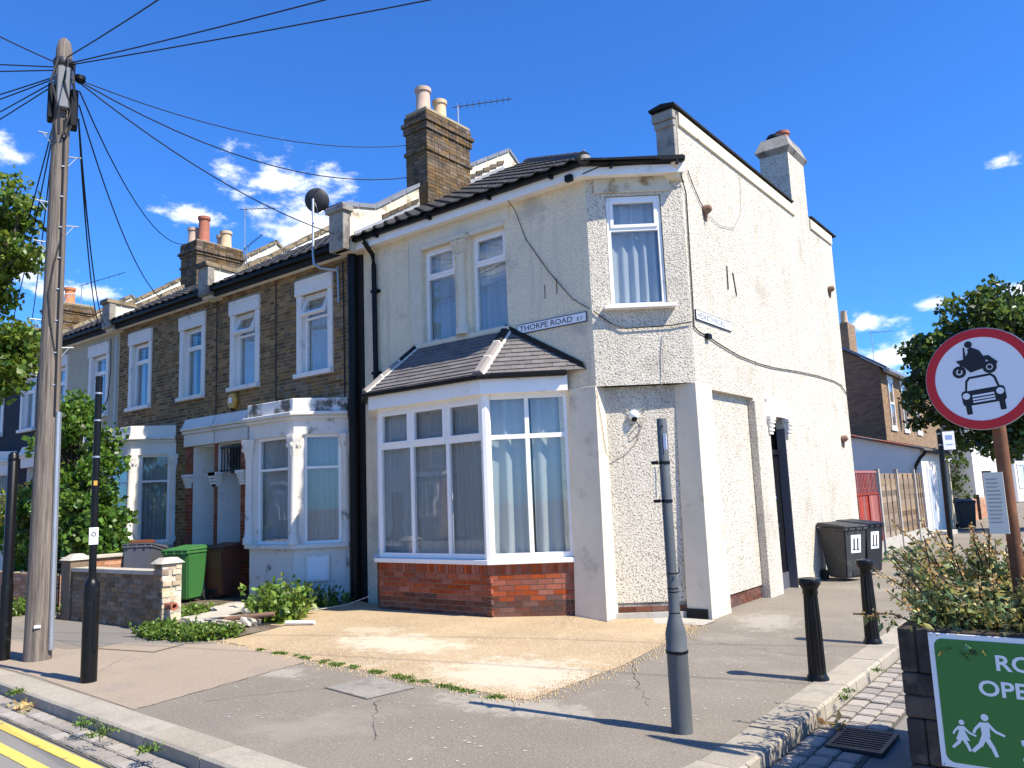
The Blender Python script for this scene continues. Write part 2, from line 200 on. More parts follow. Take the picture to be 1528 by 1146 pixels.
# ------------------------------------------------------------------ helpers
def local(o): return Matrix.LocRotScale(o.location, o.rotation_euler, o.scale)
def link(o, parent=None):           # children keep world coordinates of the moment they are built
    COL.objects.link(o)
    if parent is not None:
        o.parent = parent; o.matrix_parent_inverse = local(parent).inverted()
    return o
def tag(o, label, cat, group=None, kind=None):
    if label: o['label'] = label
    if cat: o['category'] = cat
    if group: o['group'] = group
    if kind: o['kind'] = kind
    return o
def thing(name, label, cat, loc=(0, 0, 0), group=None):
    o = bpy.data.objects.new(name, None); o.location = loc; o.empty_display_size = .2; COL.objects.link(o); return tag(o, label, cat, group)
class MB:
    def __init__(s): s.v = []; s.f = []; s.sm = []
    def add(s, vs, fs, smooth=False):
        k = len(s.v); s.v += [tuple(v) for v in vs]; s.f += [tuple(i+k for i in f) for f in fs]; s.sm += [smooth]*len(fs); return s
    def box(s, a, b):
        x0, y0, z0 = a; x1, y1, z1 = b
        return s.add([(x0, y0, z0), (x1, y0, z0), (x1, y1, z0), (x0, y1, z0), (x0, y0, z1), (x1, y0, z1), (x1, y1, z1), (x0, y1, z1)],
                     [(0, 3, 2, 1), (4, 5, 6, 7), (0, 1, 5, 4), (1, 2, 6, 5), (2, 3, 7, 6), (3, 0, 4, 7)])
    def hexa(s, lo, hi):            # two quads (4 pts each)
        return s.add(list(lo)+list(hi), [(0, 3, 2, 1), (4, 5, 6, 7), (0, 1, 5, 4), (1, 2, 6, 5), (2, 3, 7, 6), (3, 0, 4, 7)])
    def prism(s, poly, off):        # poly: 3d points, off: vector
        n = len(poly); off = Vector(off); p = [Vector(q) for q in poly]
        return s.add(p+[q+off for q in p], [tuple(range(n))[::-1], tuple(range(n, 2*n))]+[(i, (i+1) % n, n+(i+1) % n, n+i) for i in range(n)])
    def tube(s, pts, r, n=8, cap=True, r1=None):
        pts = [Vector(p) for p in pts]; m = len(pts); vs = []; fs = []
        for i, p in enumerate(pts):
            d = (pts[min(i+1, m-1)]-pts[max(i-1, 0)]).normalized(); a = d.orthogonal().normalized() if abs(d.z) > .95 else d.cross(Vector((0, 0, 1))).normalized(); b = d.cross(a)
            rr = r if r1 is None else r+(r1-r)*i/(m-1)
            for k in range(n): vs.append(p+(a*math.cos(2*math.pi*k/n)+b*math.sin(2*math.pi*k/n))*rr)
        for i in range(m-1):
            for k in range(n): fs.append((i*n+k, i*n+(k+1) % n, (i+1)*n+(k+1) % n, (i+1)*n+k))
        s.add(vs, fs, n > 5)
        if cap: k = len(s.v)-m*n; s.f += [tuple(k+i for i in range(n))[::-1], tuple(k+(m-1)*n+i for i in range(n))]; s.sm += [False, False]
        return s
    def lathe(s, prof, c=(0, 0, 0), n=20, axis=None, flute=0):   # prof: (r,z)
        vs = []; fs = []; c = Vector(c); q = Vector((0, 0, 1)).rotation_difference(Vector(axis)) if axis is not None else None
        for r, z in prof:
            for k in range(n):
                rr = r*(1-flute*(k % 2)); v = Vector((rr*math.cos(2*math.pi*k/n), rr*math.sin(2*math.pi*k/n), z))
                if q: v = q @ v
                vs.append(c+v)
        m = len(prof)
        for i in range(m-1):
            for k in range(n): fs.append((i*n+k, i*n+(k+1) % n, (i+1)*n+(k+1) % n, (i+1)*n+k))
        fs += [tuple(range(n))[::-1], tuple((m-1)*n+i for i in range(n))]
        return s.add(vs, fs, flute == 0)
    def build(s, name, m, parent=None, bevel=0, seg=1):
        me = bpy.data.meshes.new(name); me.from_pydata(s.v, [], s.f)
        if any(s.sm): me.polygons.foreach_set('use_smooth', s.sm)
        if m: me.materials.append(m)
        if any(s.sm):
            try: me.set_sharp_from_angle(angle=R(40))
            except Exception: pass
        o = bpy.data.objects.new(name, me); link(o, parent)
        if bevel:
            bm = bmesh.new(); bm.from_mesh(me); bmesh.ops.remove_doubles(bm, verts=bm.verts, dist=1e-5)
            es = [e for e in bm.edges if len(e.link_faces) == 2 and e.calc_face_angle(0) > R(30)]
            bmesh.ops.bevel(bm, geom=es, offset=bevel, segments=seg, affect='EDGES', clamp_overlap=True); bm.to_mesh(me); bm.free()
        return o
class Fr:                                   # a vertical plane: u along it, d outward, z up
    def __init__(s, p0, p1):
        s.p = Vector((*p0, 0)); d = Vector((*p1, 0))-s.p; s.L = d.length; s.u = d/s.L; s.n = Vector((s.u.y, -s.u.x, 0))
    def pt(s, u, d, z): return s.p+s.u*u+s.n*d+Vector((0, 0, z))
    def box(s, mb, u0, u1, d0, d1, z0, z1):
        P = s.pt; return mb.hexa([P(u0, d1, z0), P(u1, d1, z0), P(u1, d0, z0), P(u0, d0, z0)], [P(u0, d1, z1), P(u1, d1, z1), P(u1, d0, z1), P(u0, d0, z1)])
    def mat4(s): return Matrix(((s.u.x, -s.n.x, 0, 0), (s.u.y, -s.n.y, 0, 0), (0, 0, 1, 0), (0, 0, 0, 1)))   # local x=u, y=inward, z=up
def wall(name, fr, z0, z1, ops, th, m, parent, u0=0, u1=None):
    """wall panel with rectangular openings (u0,u1,z0,z1), real thickness and reveals"""
    u1 = fr.L if u1 is None else u1
    us = sorted({u0, u1, *[max(u0, min(u1, x)) for o in ops for x in o[:2]]}); zs = sorted({z0, z1, *[max(z0, min(z1, x)) for o in ops for x in o[2:4]]})
    inside = lambda a, b: any(o[0] < a < o[1] and o[2] < b < o[3] for o in ops) or not (u0 < a < u1 and z0 < b < z1)
    mb = MB(); P = fr.pt
    for i in range(len(us)-1):
        for j in range(len(zs)-1):
            a, b, c, d = us[i], us[i+1], zs[j], zs[j+1]; um, zm = (a+b)/2, (c+d)/2
            if inside(um, zm): continue
            mb.add([P(a, 0, c), P(b, 0, c), P(b, 0, d), P(a, 0, d)], [(0, 1, 2, 3)]); mb.add([P(a, -th, c), P(b, -th, c), P(b, -th, d), P(a, -th, d)], [(3, 2, 1, 0)])
            for (x, y, q) in ((a-1e-4, zm, ((a, c), (a, d))), (b+1e-4, zm, ((b, d), (b, c))), (um, c-1e-4, ((b, c), (a, c))), (um, d+1e-4, ((a, d), (b, d)))):
                if inside(x, y):
                    (ua, za), (ub, zb) = q; mb.add([P(ua, 0, za), P(ub, 0, zb), P(ub, -th, zb), P(ua, -th, za)], [(0, 1, 2, 3)])
    return mb.build(name, m, parent)
UNIT = None
def unit_box(m):
    key = 'unit_'+m.name
    if key in bpy.data.meshes: return bpy.data.meshes[key]
    me = bpy.data.meshes.new(key); bm = bmesh.new(); bmesh.ops.create_cube(bm, size=1); bm.to_mesh(me); bm.free(); me.materials.append(m); return me
def piece(name, fr, u0, u1, d0, d1, z0, z1, m, parent, jig=0):
    """one brick / slat / stone as its own object sharing one mesh"""
    o = bpy.data.objects.new(name, unit_box(m)); c = fr.pt((u0+u1)/2, (d0+d1)/2, (z0+z1)/2)
    o.location = c; o.rotation_euler = (random.gauss(0, jig), random.gauss(0, jig), math.atan2(fr.u.y, fr.u.x)+random.gauss(0, jig)); o.scale = (u1-u0, abs(d1-d0), z1-z0)
    return link(o, parent)
def courses(u0, u1, z0, z1, h=.075, bond='flemish', joint=.010, L=.225, ops=()):
    """list of bricks (ua,ub,za,zb) clipped against openings"""
    out = []; n = int(round((z1-z0)/h)); h = (z1-z0)/n
    for k in range(n):
        za, zb = z0+k*h, z0+(k+1)*h; zm = (za+zb)/2
        cuts = sorted([(o[0], o[1]) for o in ops if o[2] < zm < o[3]]); segs = []; a = u0
        for c0, c1 in cuts:
            if c0 > a: segs.append((a, min(c0, u1)))
            a = max(a, c1)
        if a < u1: segs.append((a, u1))
        if bond == 'flemish': pat = [L, L/2]; off = 0 if k % 2 == 0 else -(L*.75)
        else: pat = [L]; off = 0 if k % 2 == 0 else -L/2
        x = u0+off-L*2 if bond != 'flemish' else u0+off-L*3; i = 0
        while x < u1:
            l = pat[i % len(pat)]; i += 1
            for s0, s1 in segs:
                a, b = max(x, s0)+joint/2, min(x+l, s1)-joint/2
                if b-a > .025: out.append((a, b, za+joint/2, zb-joint/2))
            x += l
    return out
def bricks_joined(name, fr, bl, d0, d1, m, parent, kind='stuff', tone=(.5, 1.6)):
    v = []; f = []; ton = []
    for (a, b, c, d) in bl:
        k = len(v); dd = d1+random.uniform(-.003, .003)
        v += [fr.pt(a, dd, c), fr.pt(b, dd, c), fr.pt(b, dd, d), fr.pt(a, dd, d), fr.pt(a, d0, c), fr.pt(b, d0, c), fr.pt(b, d0, d), fr.pt(a, d0, d)]
        f += [(k, k+1, k+2, k+3), (k+4, k+5, k+1, k), (k+3, k+2, k+6, k+7), (k+4, k, k+3, k+7), (k+1, k+5, k+6, k+2)]
        t = random.uniform(*tone); s = random.uniform(-.12, .12); ton += [(t*(1+s), t, t*(1-s), 1)]*20
    me = bpy.data.meshes.new(name); me.from_pydata([tuple(q) for q in v], [], f); me.materials.append(m)
    ca = me.color_attributes.new('tone', 'FLOAT_COLOR', 'CORNER'); ca.data.foreach_set('color', np.array(ton, dtype=np.float32).ravel())
    o = bpy.data.objects.new(name, me); link(o, parent); o['kind'] = kind; return o
def clip(poly, a, b, c):                  # keep a*x+b*y+c>=0 (2d)
    out = []
    for i in range(len(poly)):
        p, q = poly[i], poly[(i+1) % len(poly)]; fp = a*p[0]+b*p[1]+c; fq = a*q[0]+b*q[1]+c
        if fp >= 0: out.append(p)
        if (fp > 0) != (fq > 0) and abs(fp-fq) > 1e-9: t = fp/(fp-fq); out.append((p[0]+t*(q[0]-p[0]), p[1]+t*(q[1]-p[1])))
    return out
def tiled_facet(name, poly, tw, gauge, th, m, parent, lap=.03, stag=True):
    """lay overlapping tiles over a planar facet; poly[0]->poly[1] is the eaves (3d points, ccw from above)"""
    p = [Vector(q) for q in poly]; ux = (p[1]-p[0]).normalized(); nn = (p[1]-p[0]).cross(p[2]-p[0]).normalized()
    if nn.z < 0: nn = -nn
    uy = nn.cross(ux); 
    if uy.z < 0: uy = -uy
    q2 = [((q-p[0]).dot(ux), (q-p[0]).dot(uy)) for q in p]
    area = sum(q2[i][0]*q2[(i+1) % len(q2)][1]-q2[(i+1) % len(q2)][0]*q2[i][1] for i in range(len(q2)))
    if area < 0: q2 = q2[::-1]
    x0 = min(a for a, b in q2); x1 = max(a for a, b in q2); y1 = max(b for a, b in q2); row = 0; y = 0.
    while y < y1:
        x = x0-(tw/2 if (row % 2 and stag) else 0)
        while x < x1:
            t = [(x+.002, y-lap), (x+tw-.002, y-lap), (x+tw-.002, y+gauge), (x+.002, y+gauge)]
            for i in range(len(q2)):
                a, b = q2[i], q2[(i+1) % len(q2)]; ex, ey = b[0]-a[0], b[1]-a[1]; ln = math.hypot(ex, ey)
                off = lap if (abs(ey) < 1e-6 and abs(a[1]) < 1e-6) else 0
                t = clip(t, -ey/ln, ex/ln, (ey*a[0]-ex*a[1])/ln+off)
                if len(t) < 3: break
            if len(t) >= 3:
                j = random.uniform(0, .003)
                lift = lambda yy: th*1.15*(1-(yy-y+lap)/(gauge+lap))+.004+j
                vs = [p[0]+ux*a+uy*b+nn*lift(b) for a, b in t]
                MB().prism(vs, -nn*th).build(name, m, parent)
            x += tw
        y += gauge; row += 1
def fold(n, u0, u1, seed=0, amp=.03, freq=14):
    r = random.Random(seed); ph = [r.uniform(0, 6.28) for _ in range(4)]; fr_ = [freq*r.uniform(.7, 1.4) for _ in range(4)]
    return [(u0+(u1-u0)*i/n, amp*sum(math.sin(fr_[k]*2*math.pi*(u0+(u1-u0)*i/n)/1.0*.5+ph[k])*(.5 if k else 1) for k in range(3))) for i in range(n+1)]
def curtain(fr, u0, u1, z0, z1, d, m, parent, seed=0, amp=.022, freq=16):
    mb = MB(); prof = fold(max(10, int((u1-u0)*90)), u0, u1, seed, amp, freq); r = random.Random(seed); vs = []; fs = []; k = len(prof); nz = 5
    for j in range(nz+1):
        for u, a in prof: vs.append(fr.pt(u+math.sin(j*.8+u*9+seed)*.006*j/nz, d+a*(.45+.55*(1-j/nz)), z0+(z1-z0)*j/nz))
    for j in range(nz):
        for i in range(k-1): fs.append((j*k+i, j*k+i+1, (j+1)*k+i+1, (j+1)*k+i))
    mb.add(vs, fs, True); return mb.build('curtain', m, parent)
def window(parent, fr, u0, u1, z0, z1, d, lights, name='window', fw=.055, cm=None, sash=.045, cseed=0, frame=None, curt=None, cz=None, cfreq=16, camp=.022):
    """uPVC window: outer frame, lights=(u0,u1,z0,z1,kind) in absolute u,z; kind f fixed, c casement, o open top light"""
    fm = frame or UPVC; mb = MB(); B = lambda a, b, c, e, da=-.035, db=.03: fr.box(mb, a, b, d+da, d+db, c, e)
    B(u0, u1, z0, z0+fw); B(u0, u1, z1-fw, z1); B(u0, u0+fw, z0+fw, z1-fw); B(u1-fw, u1, z0+fw, z1-fw)
    us = sorted({l[0] for l in lights}|{l[1] for l in lights}); zs = sorted({l[2] for l in lights}|{l[3] for l in lights})
    for a in us[1:-1]:
        if any(l[1] == a for l in lights): B(a-fw*.42, a+fw*.42, z0+fw, z1-fw, -.034, .029)
    for c in zs[1:-1]: B(u0+fw, u1-fw, c-fw*.45, c+fw*.45, -.033, .031)
    win = mb.build(name, fm, parent)
    for (a, b, c, e, k) in lights:
        ga, gb = (a+fw if a == us[0] else a+fw*.42), (b-fw if b == us[-1] else b-fw*.42); gc, ge = (c+fw if c == zs[0] else c+fw*.45), (e-fw if e == zs[-1] else e-fw*.45)
        if k == 'f': mbp = MB(); fr.box(mbp, ga, gb, d-.006, d+.006, gc, ge); mbp.build('pane', GLASS, win)
        else:
            s = MB(); q = MB(); s_ = sash
            for (x0, x1, y0, y1) in ((ga, gb, gc, gc+s_), (ga, gb, ge-s_, ge), (ga, ga+s_, gc+s_, ge-s_), (gb-s_, gb, gc+s_, ge-s_)): fr.box(s, x0, x1, d-.02, d+.048, y0, y1)
            fr.box(q, ga+s_, gb-s_, d+.008, d+.018, gc+s_, ge-s_)
            if k == 'o':
                ax = fr.pt((ga+gb)/2, d+.04, ge); Rm = Matrix.Translation(ax) @ Matrix.Rotation(R(-24), 4, fr.u) @ Matrix.Translation(-ax)
                test = Rm @ fr.pt((ga+gb)/2, d, gc)
                if (test-fr.pt((ga+gb)/2, d, gc)).dot(fr.n) < 0: Rm = Matrix.Translation(ax) @ Matrix.Rotation(R(24), 4, fr.u) @ Matrix.Translation(-ax)
                s.v = [tuple(Rm @ Vector(v)) for v in s.v]; q.v = [tuple(Rm @ Vector(v)) for v in q.v]
            s.build('top_light' if k == 'o' else 'casement', fm, win); q.build('pane', GLASS, win)
    if cm is not None:
        if curt is None: curt = [(u0+.02, u1-.02)]
        for i, (a, b) in enumerate(curt): curtain(fr, a, b, z0 if cz is None else cz, z1-.03, d-.085, cm, win, cseed+i*3, camp, cfreq)
    return win
def capital(mb, fr, uc, d, z, w=.16, h=.22, dep=.12):
    """carved leaf capital: flared block with lobes and abacus"""
    fr.box(mb, uc-w*.42, uc+w*.42, d, d+dep*.8, z, z+h*.12)
    for k, (a, b) in enumerate(((.36, .42), (.42, .50), (.50, .58))):
        z0, z1 = z+h*(.12+.22*k), z+h*(.12+.22*(k+1)); P = fr.pt
        mb.hexa([P(uc-w*a, d+dep*(.7+.15*k), z0), P(uc+w*a, d+dep*(.7+.15*k), z0), P(uc+w*a, d, z0), P(uc-w*a, d, z0)], [P(uc-w*b, d+dep*(.82+.15*k), z1), P(uc+w*b, d+dep*(.82+.15*k), z1), P(uc+w*b, d, z1), P(uc-w*b, d, z1)])
        for i in range(3):
            c = P(uc+w*(i-1)*.34, d+dep*(.8+.14*k), (z0+z1)/2); mb.lathe([(.001, -.03), (.028, -.012), (.030, .012), (.001, .03)], c, 6)
    fr.box(mb, uc-w*.66, uc+w*.66, d, d+dep*1.25, z+h*.80, z+h)
def text_mesh(txt, size, bold=0.0, spacing=1.0):
    c = bpy.data.curves.new('lettering', 'FONT'); c.body = txt; c.size = size; c.offset = bold; c.space_character = spacing; c.resolution_u = 3
    o = bpy.data.objects.new('lettering_src', c); COL.objects.link(o); bpy.context.view_layer.update()
    me = bpy.data.meshes.new_from_object(o.evaluated_get(bpy.context.evaluated_depsgraph_get())); bpy.data.objects.remove(o); bpy.data.curves.remove(c); return me
def lettering(txt, fr, u0, z0, d, height, width, m, parent, bold=.0, slant=0.0):
    me = text_mesh(txt, 1.0, bold); co = np.empty(len(me.vertices)*3); me.vertices.foreach_get('co', co); co = co.reshape(-1, 3)
    mn, mx = co.min(0), co.max(0); sx = width/(mx[0]-mn[0]) if width else height/(mx[1]-mn[1]); sz = height/(mx[1]-mn[1])
    for v in me.vertices:
        u = u0+(v.co.x-mn[0])*sx; v.co = fr.pt(u, d, z0+(v.co.y-mn[1])*sz+slant*(u-u0))
    me.materials.append(m); o = bpy.data.objects.new('lettering', me); link(o, parent); return o
def flat(name, polys, fr, d, m, parent, th=.0):
    """flat print: polygons in (u,z) on a plane"""
    mb = MB()
    for i, p in enumerate(polys): mb.add([fr.pt(a, d+i*.00004, b) for a, b in p], [tuple(range(len(p)))])
    return mb.build(name, m, parent)
def circ(cx, cz, r, n=24, sx=1): return [(cx+r*sx*math.cos(2*math.pi*k/n), cz+r*math.sin(2*math.pi*k/n)) for k in range(n)]
def ring(cx, cz, r0, r1, n=24):
    out = []
    for k in range(n):
        a, b = 2*math.pi*k/n, 2*math.pi*(k+1)/n; out.append([(cx+r1*math.cos(a), cz+r1*math.sin(a)), (cx+r1*math.cos(b), cz+r1*math.sin(b)), (cx+r0*math.cos(b), cz+r0*math.sin(b)), (cx+r0*math.cos(a), cz+r0*math.sin(a))])
    return out
def leaves(name, pts, size, m, parent=None, droop=.0, shape='leaf', tone=(.55, 1.5), aspect=.6, up=None, yell=.12):
    """many small folded leaf blades at pts (n,3)"""
    n = len(pts); pts = np.asarray(pts, float)
    a = rng.normal(size=(n, 3)); a[:, 2] -= droop; a /= np.linalg.norm(a, axis=1)[:, None]
    t = rng.normal(size=(n, 3)); 
    if up is not None: t += np.array([0, 0, up])      # blade normal bias upwards
    nrm = t-(t*a).sum(1)[:, None]*a; nrm /= np.linalg.norm(nrm, axis=1)[:, None]+1e-9; b = np.cross(nrm, a)
    s = size*rng.uniform(.6, 1.35, n)[:, None]
    P0 = pts; P1 = pts+a*s*.45+b*s*aspect*.5-nrm*s*.08; P2 = pts+a*s; P3 = pts+a*s*.45-b*s*aspect*.5-nrm*s*.08; Pm = pts+a*s*.48+nrm*s*.06
    v = np.stack([P0, P1, P2, P3], 1).reshape(-1, 3); k = np.arange(n)*4
    f = np.stack([np.stack([k, k+1, k+2], 1), np.stack([k, k+2, k+3], 1)], 1).reshape(-1, 3)
    me = bpy.data.meshes.new(name); me.vertices.add(len(v)); me.vertices.foreach_set('co', v.ravel().astype(np.float32)); me.loops.add(f.size); me.loops.foreach_set('vertex_index', f.ravel().astype(np.int32)); me.polygons.add(len(f)); me.polygons.foreach_set('loop_start', (np.arange(len(f))*3).astype(np.int32)); me.update(calc_edges=True); me.validate()
    tn = rng.uniform(*tone, n); ye = rng.uniform(-yell, yell*1.6, n); c = np.stack([tn*(1+ye*1.6), tn, tn*(1-ye), np.ones(n)], 1); c = np.repeat(c, 6, axis=0).astype(np.float32)
    ca = me.color_attributes.new('tone', 'FLOAT_COLOR', 'CORNER'); ca.data.foreach_set('color', c.ravel()); me.materials.append(m)
    o = bpy.data.objects.new(name, me); link(o, parent); return o
def blob_pts(clumps, per, shell=.55):
    """points in the outer part of ellipsoid clumps (c,r)"""
    out = []
    for c, r in clumps:
        r = np.array(r if hasattr(r, '__len__') else (r, r, r)); k = max(8, int(per*r[0]*r[1]+r[2]*per*.2)); d = rng.normal(size=(k, 3)); d /= np.linalg.norm(d, axis=1)[:, None]
        out.append(np.array(c)+d*r*(rng.uniform(shell**3, 1, k)**(1/3))[:, None]*(1+.14*rng.normal(size=(k, 1))))
    return np.concatenate(out)
def branch(mb, p0, p1, r0, r1, wob=.06, n=5):
    p0, p1 = Vector(p0), Vector(p1); L = (p1-p0).length; pts = [p0.lerp(p1, i/n)+Vector((random.gauss(0, wob*L), random.gauss(0, wob*L), 0))*(0 if i in (0, n) else 1) for i in range(n+1)]
    mb.tube(pts, r0, 7, True, r1); return pts

# ================================================================== SETTING
def sheet(name, poly, z, m, kind='structure', parent=None):
    mb = MB().add([(*p, z) if len(p) == 2 else p for p in poly], [tuple(range(len(poly)))]); o = mb.build(name, m, parent)
    if parent is None: o['kind'] = kind
    return o
sheet('road', [(-400, -400), (400, -400), (400, 400), (-400, 400)], -.12, ASPHALT)
# kerb line (outer edge)
kl = [(-34, 3.56), (-14, 3.56), (-9.7, 3.52), (-5.0, 3.26), (-3.9, 3.2)]
ac, ar = (-3.9, 5.0), 1.8
kl += [(ac[0]+ar*math.cos(a), ac[1]+ar*math.sin(a)) for a in [R(-90+15*i) for i in range(1, 7)]]
kl += [(-2.1, 9.6), (-2.08, 20), (-2.05, 75)]
def offset_line(pl, o):
    out = []
    for i, p in enumerate(pl):
        a = Vector(pl[max(i-1, 0)]); b = Vector(pl[min(i+1, len(pl)-1)]); d = (b-a).normalized(); out.append((p[0]-d.y*o, p[1]+d.x*o))
    return out
KW = .30
ki = offset_line(kl, KW)
pav = ki+[(-2.35, 75), (-60, 75), (-60, 3.86)]
pv = sheet('pavement', pav[:-4]+[(-2.35, 75), (-60, 75), (-60, 3.86)], 0, PAVE)
# kerb stones
kerb = bpy.data.objects.new('kerb', None); COL.objects.link(kerb); kerb['kind'] = 'structure'
def walk(pl, step):
    """split a polyline in pieces of about step metres"""
    segs = []; acc = [Vector(pl[0])]; left = step*random.uniform(.8, 1.2)
    for i in range(len(pl)-1):
        a, b = Vector(pl[i]), Vector(pl[i+1]); L = (b-a).length; t = 0
        while L-t > left:
            t += left; p = a.lerp(b, t/L); acc.append(p); segs.append(acc); acc = [p]; left = step*random.uniform(.85, 1.15)
        left -= L-t; acc.append(b)
    return segs
ko = kl
for sg in walk(kl, .92):
    if sg[0].x < -20 or sg[-1].y > 45: continue
    pl = [(q.x, q.y) for q in sg]
    d0 = (Vector(pl[1])-Vector(pl[0])).normalized(); d1 = (Vector(pl[-1])-Vector(pl[-2])).normalized()
    pl[0] = tuple(Vector(pl[0])+d0*.006); pl[-1] = tuple(Vector(pl[-1])-d1*.006); pts = [pl[0]]
    for q in pl[1:]:
        if (Vector(q)-Vector(pts[-1])).length > .02: pts.append(q)
    inn = offset_line(pts, KW-.004); n = len(pts); zt = .004+random.uniform(-.003, .006); b_ = .018
    prof = lambda i: [(Vector(pts[i]), -.2), (Vector(pts[i]).lerp(Vector(inn[i]), .02), zt-b_), (Vector(pts[i]).lerp(Vector(inn[i]), .09), zt), (Vector(inn[i]), zt), (Vector(inn[i]), -.2)]
    vs = [(*p, z) for i in range(n) for p, z in prof(i)]; fs = [(i*5+k, i*5+(k+1) % 5, (i+1)*5+(k+1) % 5, (i+1)*5+k) for i in range(n-1) for k in range(5)]+[tuple(range(5))[::-1], tuple((n-1)*5+k for k in range(5))]
    MB().add(vs, fs).build('kerb_stone', KERB, kerb)
# joint bed under kerb so no gap shows
sheet('kerb_bed', offset_line(kl, .02)+ki[::-1], -.03, SETTBED, parent=kerb)
# channel of setts along the kerb
cho = [offset_line(kl, -.335)[i] if i < 5 else offset_line(kl, -.50)[i] for i in range(len(kl))]
chan = sheet('gutter_channel', offset_line(kl, .0)+cho[::-1], -.112, SETTBED)
SM = MB().box((-.5, -.5, -.5), (.5, .5, .5)).build('sett', SETT, chan, bevel=.09, seg=2); sett_me = SM.data; bpy.data.objects.remove(SM)
def sett_run(pl, inc, rows=3):
    for r_ in range(rows):
        line = offset_line(pl, -(.09+.155*r_))
        for sg in walk(line, .215):
            c = (sg[0]+sg[-1])/2
            if not inc(c): continue
            d = sg[-1]-sg[0]; o = bpy.data.objects.new('sett', sett_me); o.location = (c.x, c.y, -.125+random.uniform(-.005, .004)); o.scale = (d.length-.018, .138, .05); o.rotation_euler = (random.gauss(0, .012), random.gauss(0, .012), math.atan2(d.y, d.x)+random.gauss(0, .02)); link(o, chan)
sett_run(kl, lambda c: -11.5 < c.x < -5.0 and c.y < 4, 2); sett_run(kl, lambda c: c.x > -2.4 and 4.9 < c.y < 11.5)
# double yellow lines
yl = bpy.data.objects.new('double_yellow_lines', None); COL.objects.link(yl); yl['kind'] = 'structure'
for o_ in (-.36, -.60):
    sheet('yellow_line', offset_line(kl[:5], o_)+offset_line(kl[:5], o_-.10)[::-1], -.115, YELLOW, parent=yl)
# pavement patches
sheet('pink_pavement_strip', [(-13.5, 3.9), (-9.73, 3.86), (-7.22, 3.70), (-7.36, 4.8), (-7.52, 5.84), (-8.3, 6.1), (-9.6, 6.02), (-10.4, 5.45), (-11.2, 4.8), (-13.5, 4.75)], .004, PAVE_RED)
sheet('dark_pavement_strip', [(-10.4, 5.45), (-9.9, 5.95), (-10.7, 6.2), (-14.2, 6.1), (-14.2, 5.3), (-11.2, 5.0)], .003, PAVE_DK)
# driveway, rising gently to the house
dv = [(-9.75, 6.15, .006), (-7.58, 5.89, .006), (-5.92, 5.75, .006), (-4.29, 5.66, .006), (-4.25, 7.2, .006), (-4.5, 9.2, .006), (-4.75, 9.95, .006)]
top = [(-5.3, 10.3, .008), (-5.85, 9.8, .012), (-6.3, 9.6, .06), (-7.3, 8.95, .075), (-9.5, 8.95, .07), (-10.9, 9.5, .06), (-10.9, 7.6, .04)]
mid = [(-9.6, 7.7, .04), (-7.4, 7.6, .04), (-5.6, 7.9, .03)]
V_ = dv+top+mid; A = len(dv); T = A+len(top)
F_ = [(0, 1, T+1, T), (1, 2, T+2, T+1), (2, 3, 4, T+2), (4, 5, T+2), (5, 6, A, T+2), (A, A+1, T+2), (A+1, A+2, T+2), (A+2, A+3, T+1, T+2), (A+3, A+4, T, T+1), (A+4, A+5, A+6, T), (A+6, 0, T)]
o = MB().add(V_, F_).build('driveway', DRIVE); o['kind'] = 'structure'
sheet('pale_concrete_apron', [(-5.95, 9.5), (-4.5, 9.75), (-4.5, 10.15), (-5.2, 10.2), (-5.8, 9.75)], .011, CONCRETE)
sheet('front_garden_soil', [(-15.2, 6.4), (-10.1, 6.3), (-9.7, 6.35), (-9.9, 7.6), (-10.95, 8.2), (-10.95, 9.55), (-15.2, 9.55)], .03, SOIL)
sheet('neighbour_garden_soil', [(-34, 6.6), (-15.2, 6.5), (-15.2, 9.55), (-34, 9.55)], .02, SOIL)

# ================================================================== CORNER HOUSE
YF, XR = 9.55, -4.65
SPL, SPR = (-5.79, 9.55), (-4.65, 10.40)
FRONT = Fr((-10.65, YF), SPL); SPLAY = Fr(SPL, SPR); SIDE = Fr(SPR, (XR, 18.35))
ux = lambda x: x+10.65
sy = lambda y: y-10.40
ch = thing('corner_house', 'cream pebbledash corner house with bay window, standing between the two street name plates', 'house', (-7.6, 12, 0))
wall('wall', FRONT, -.15, 6.46, [(ux(-9.15), ux(-8.41), 4.39, 6.03), (ux(-8.06), ux(-7.33), 4.39, 6.03), (ux(-10.2), ux(-6.45), -.15, 3.45)], .25, PEBBLE_SHADE, ch)
wall('wall', SPLAY, 3.26, 6.46, [(.28, 1.10, 4.41, 6.09)], .22, PEBBLE, ch)
REC = (sy(10.88), sy(12.58), -.2, 3.20); DOOR = (sy(13.20), sy(13.97), -.2, 3.02)
wall('wall', SIDE, -.15, 7.40, [REC, DOOR], .13, PEBBLE, ch)
mb = MB(); SIDE.box(mb, REC[0]-.05, REC[1]+.05, -.20, -.10, .2, 3.3); mb.build('recessed_panel', PEBBLE, ch)
mb = MB(); SIDE.box(mb, REC[0]-.05, REC[1]+.05, -.24, -.133, -.15, .197); mb.build('mortar_bed', MORTAR_RED, ch)
for (a, b, c, d) in courses(REC[0], REC[1], .0, .20, .068, 'stretcher'): piece('brick', SIDE, a, b, -.2, -.124, c, d, BRICK_REDLOW, ch, .004)
mb = MB(); mb.box((-10.65, 18.15, -.15), (-4.8, 18.35, 7.3)); mb.build('wall', PEBBLE, ch)       # back
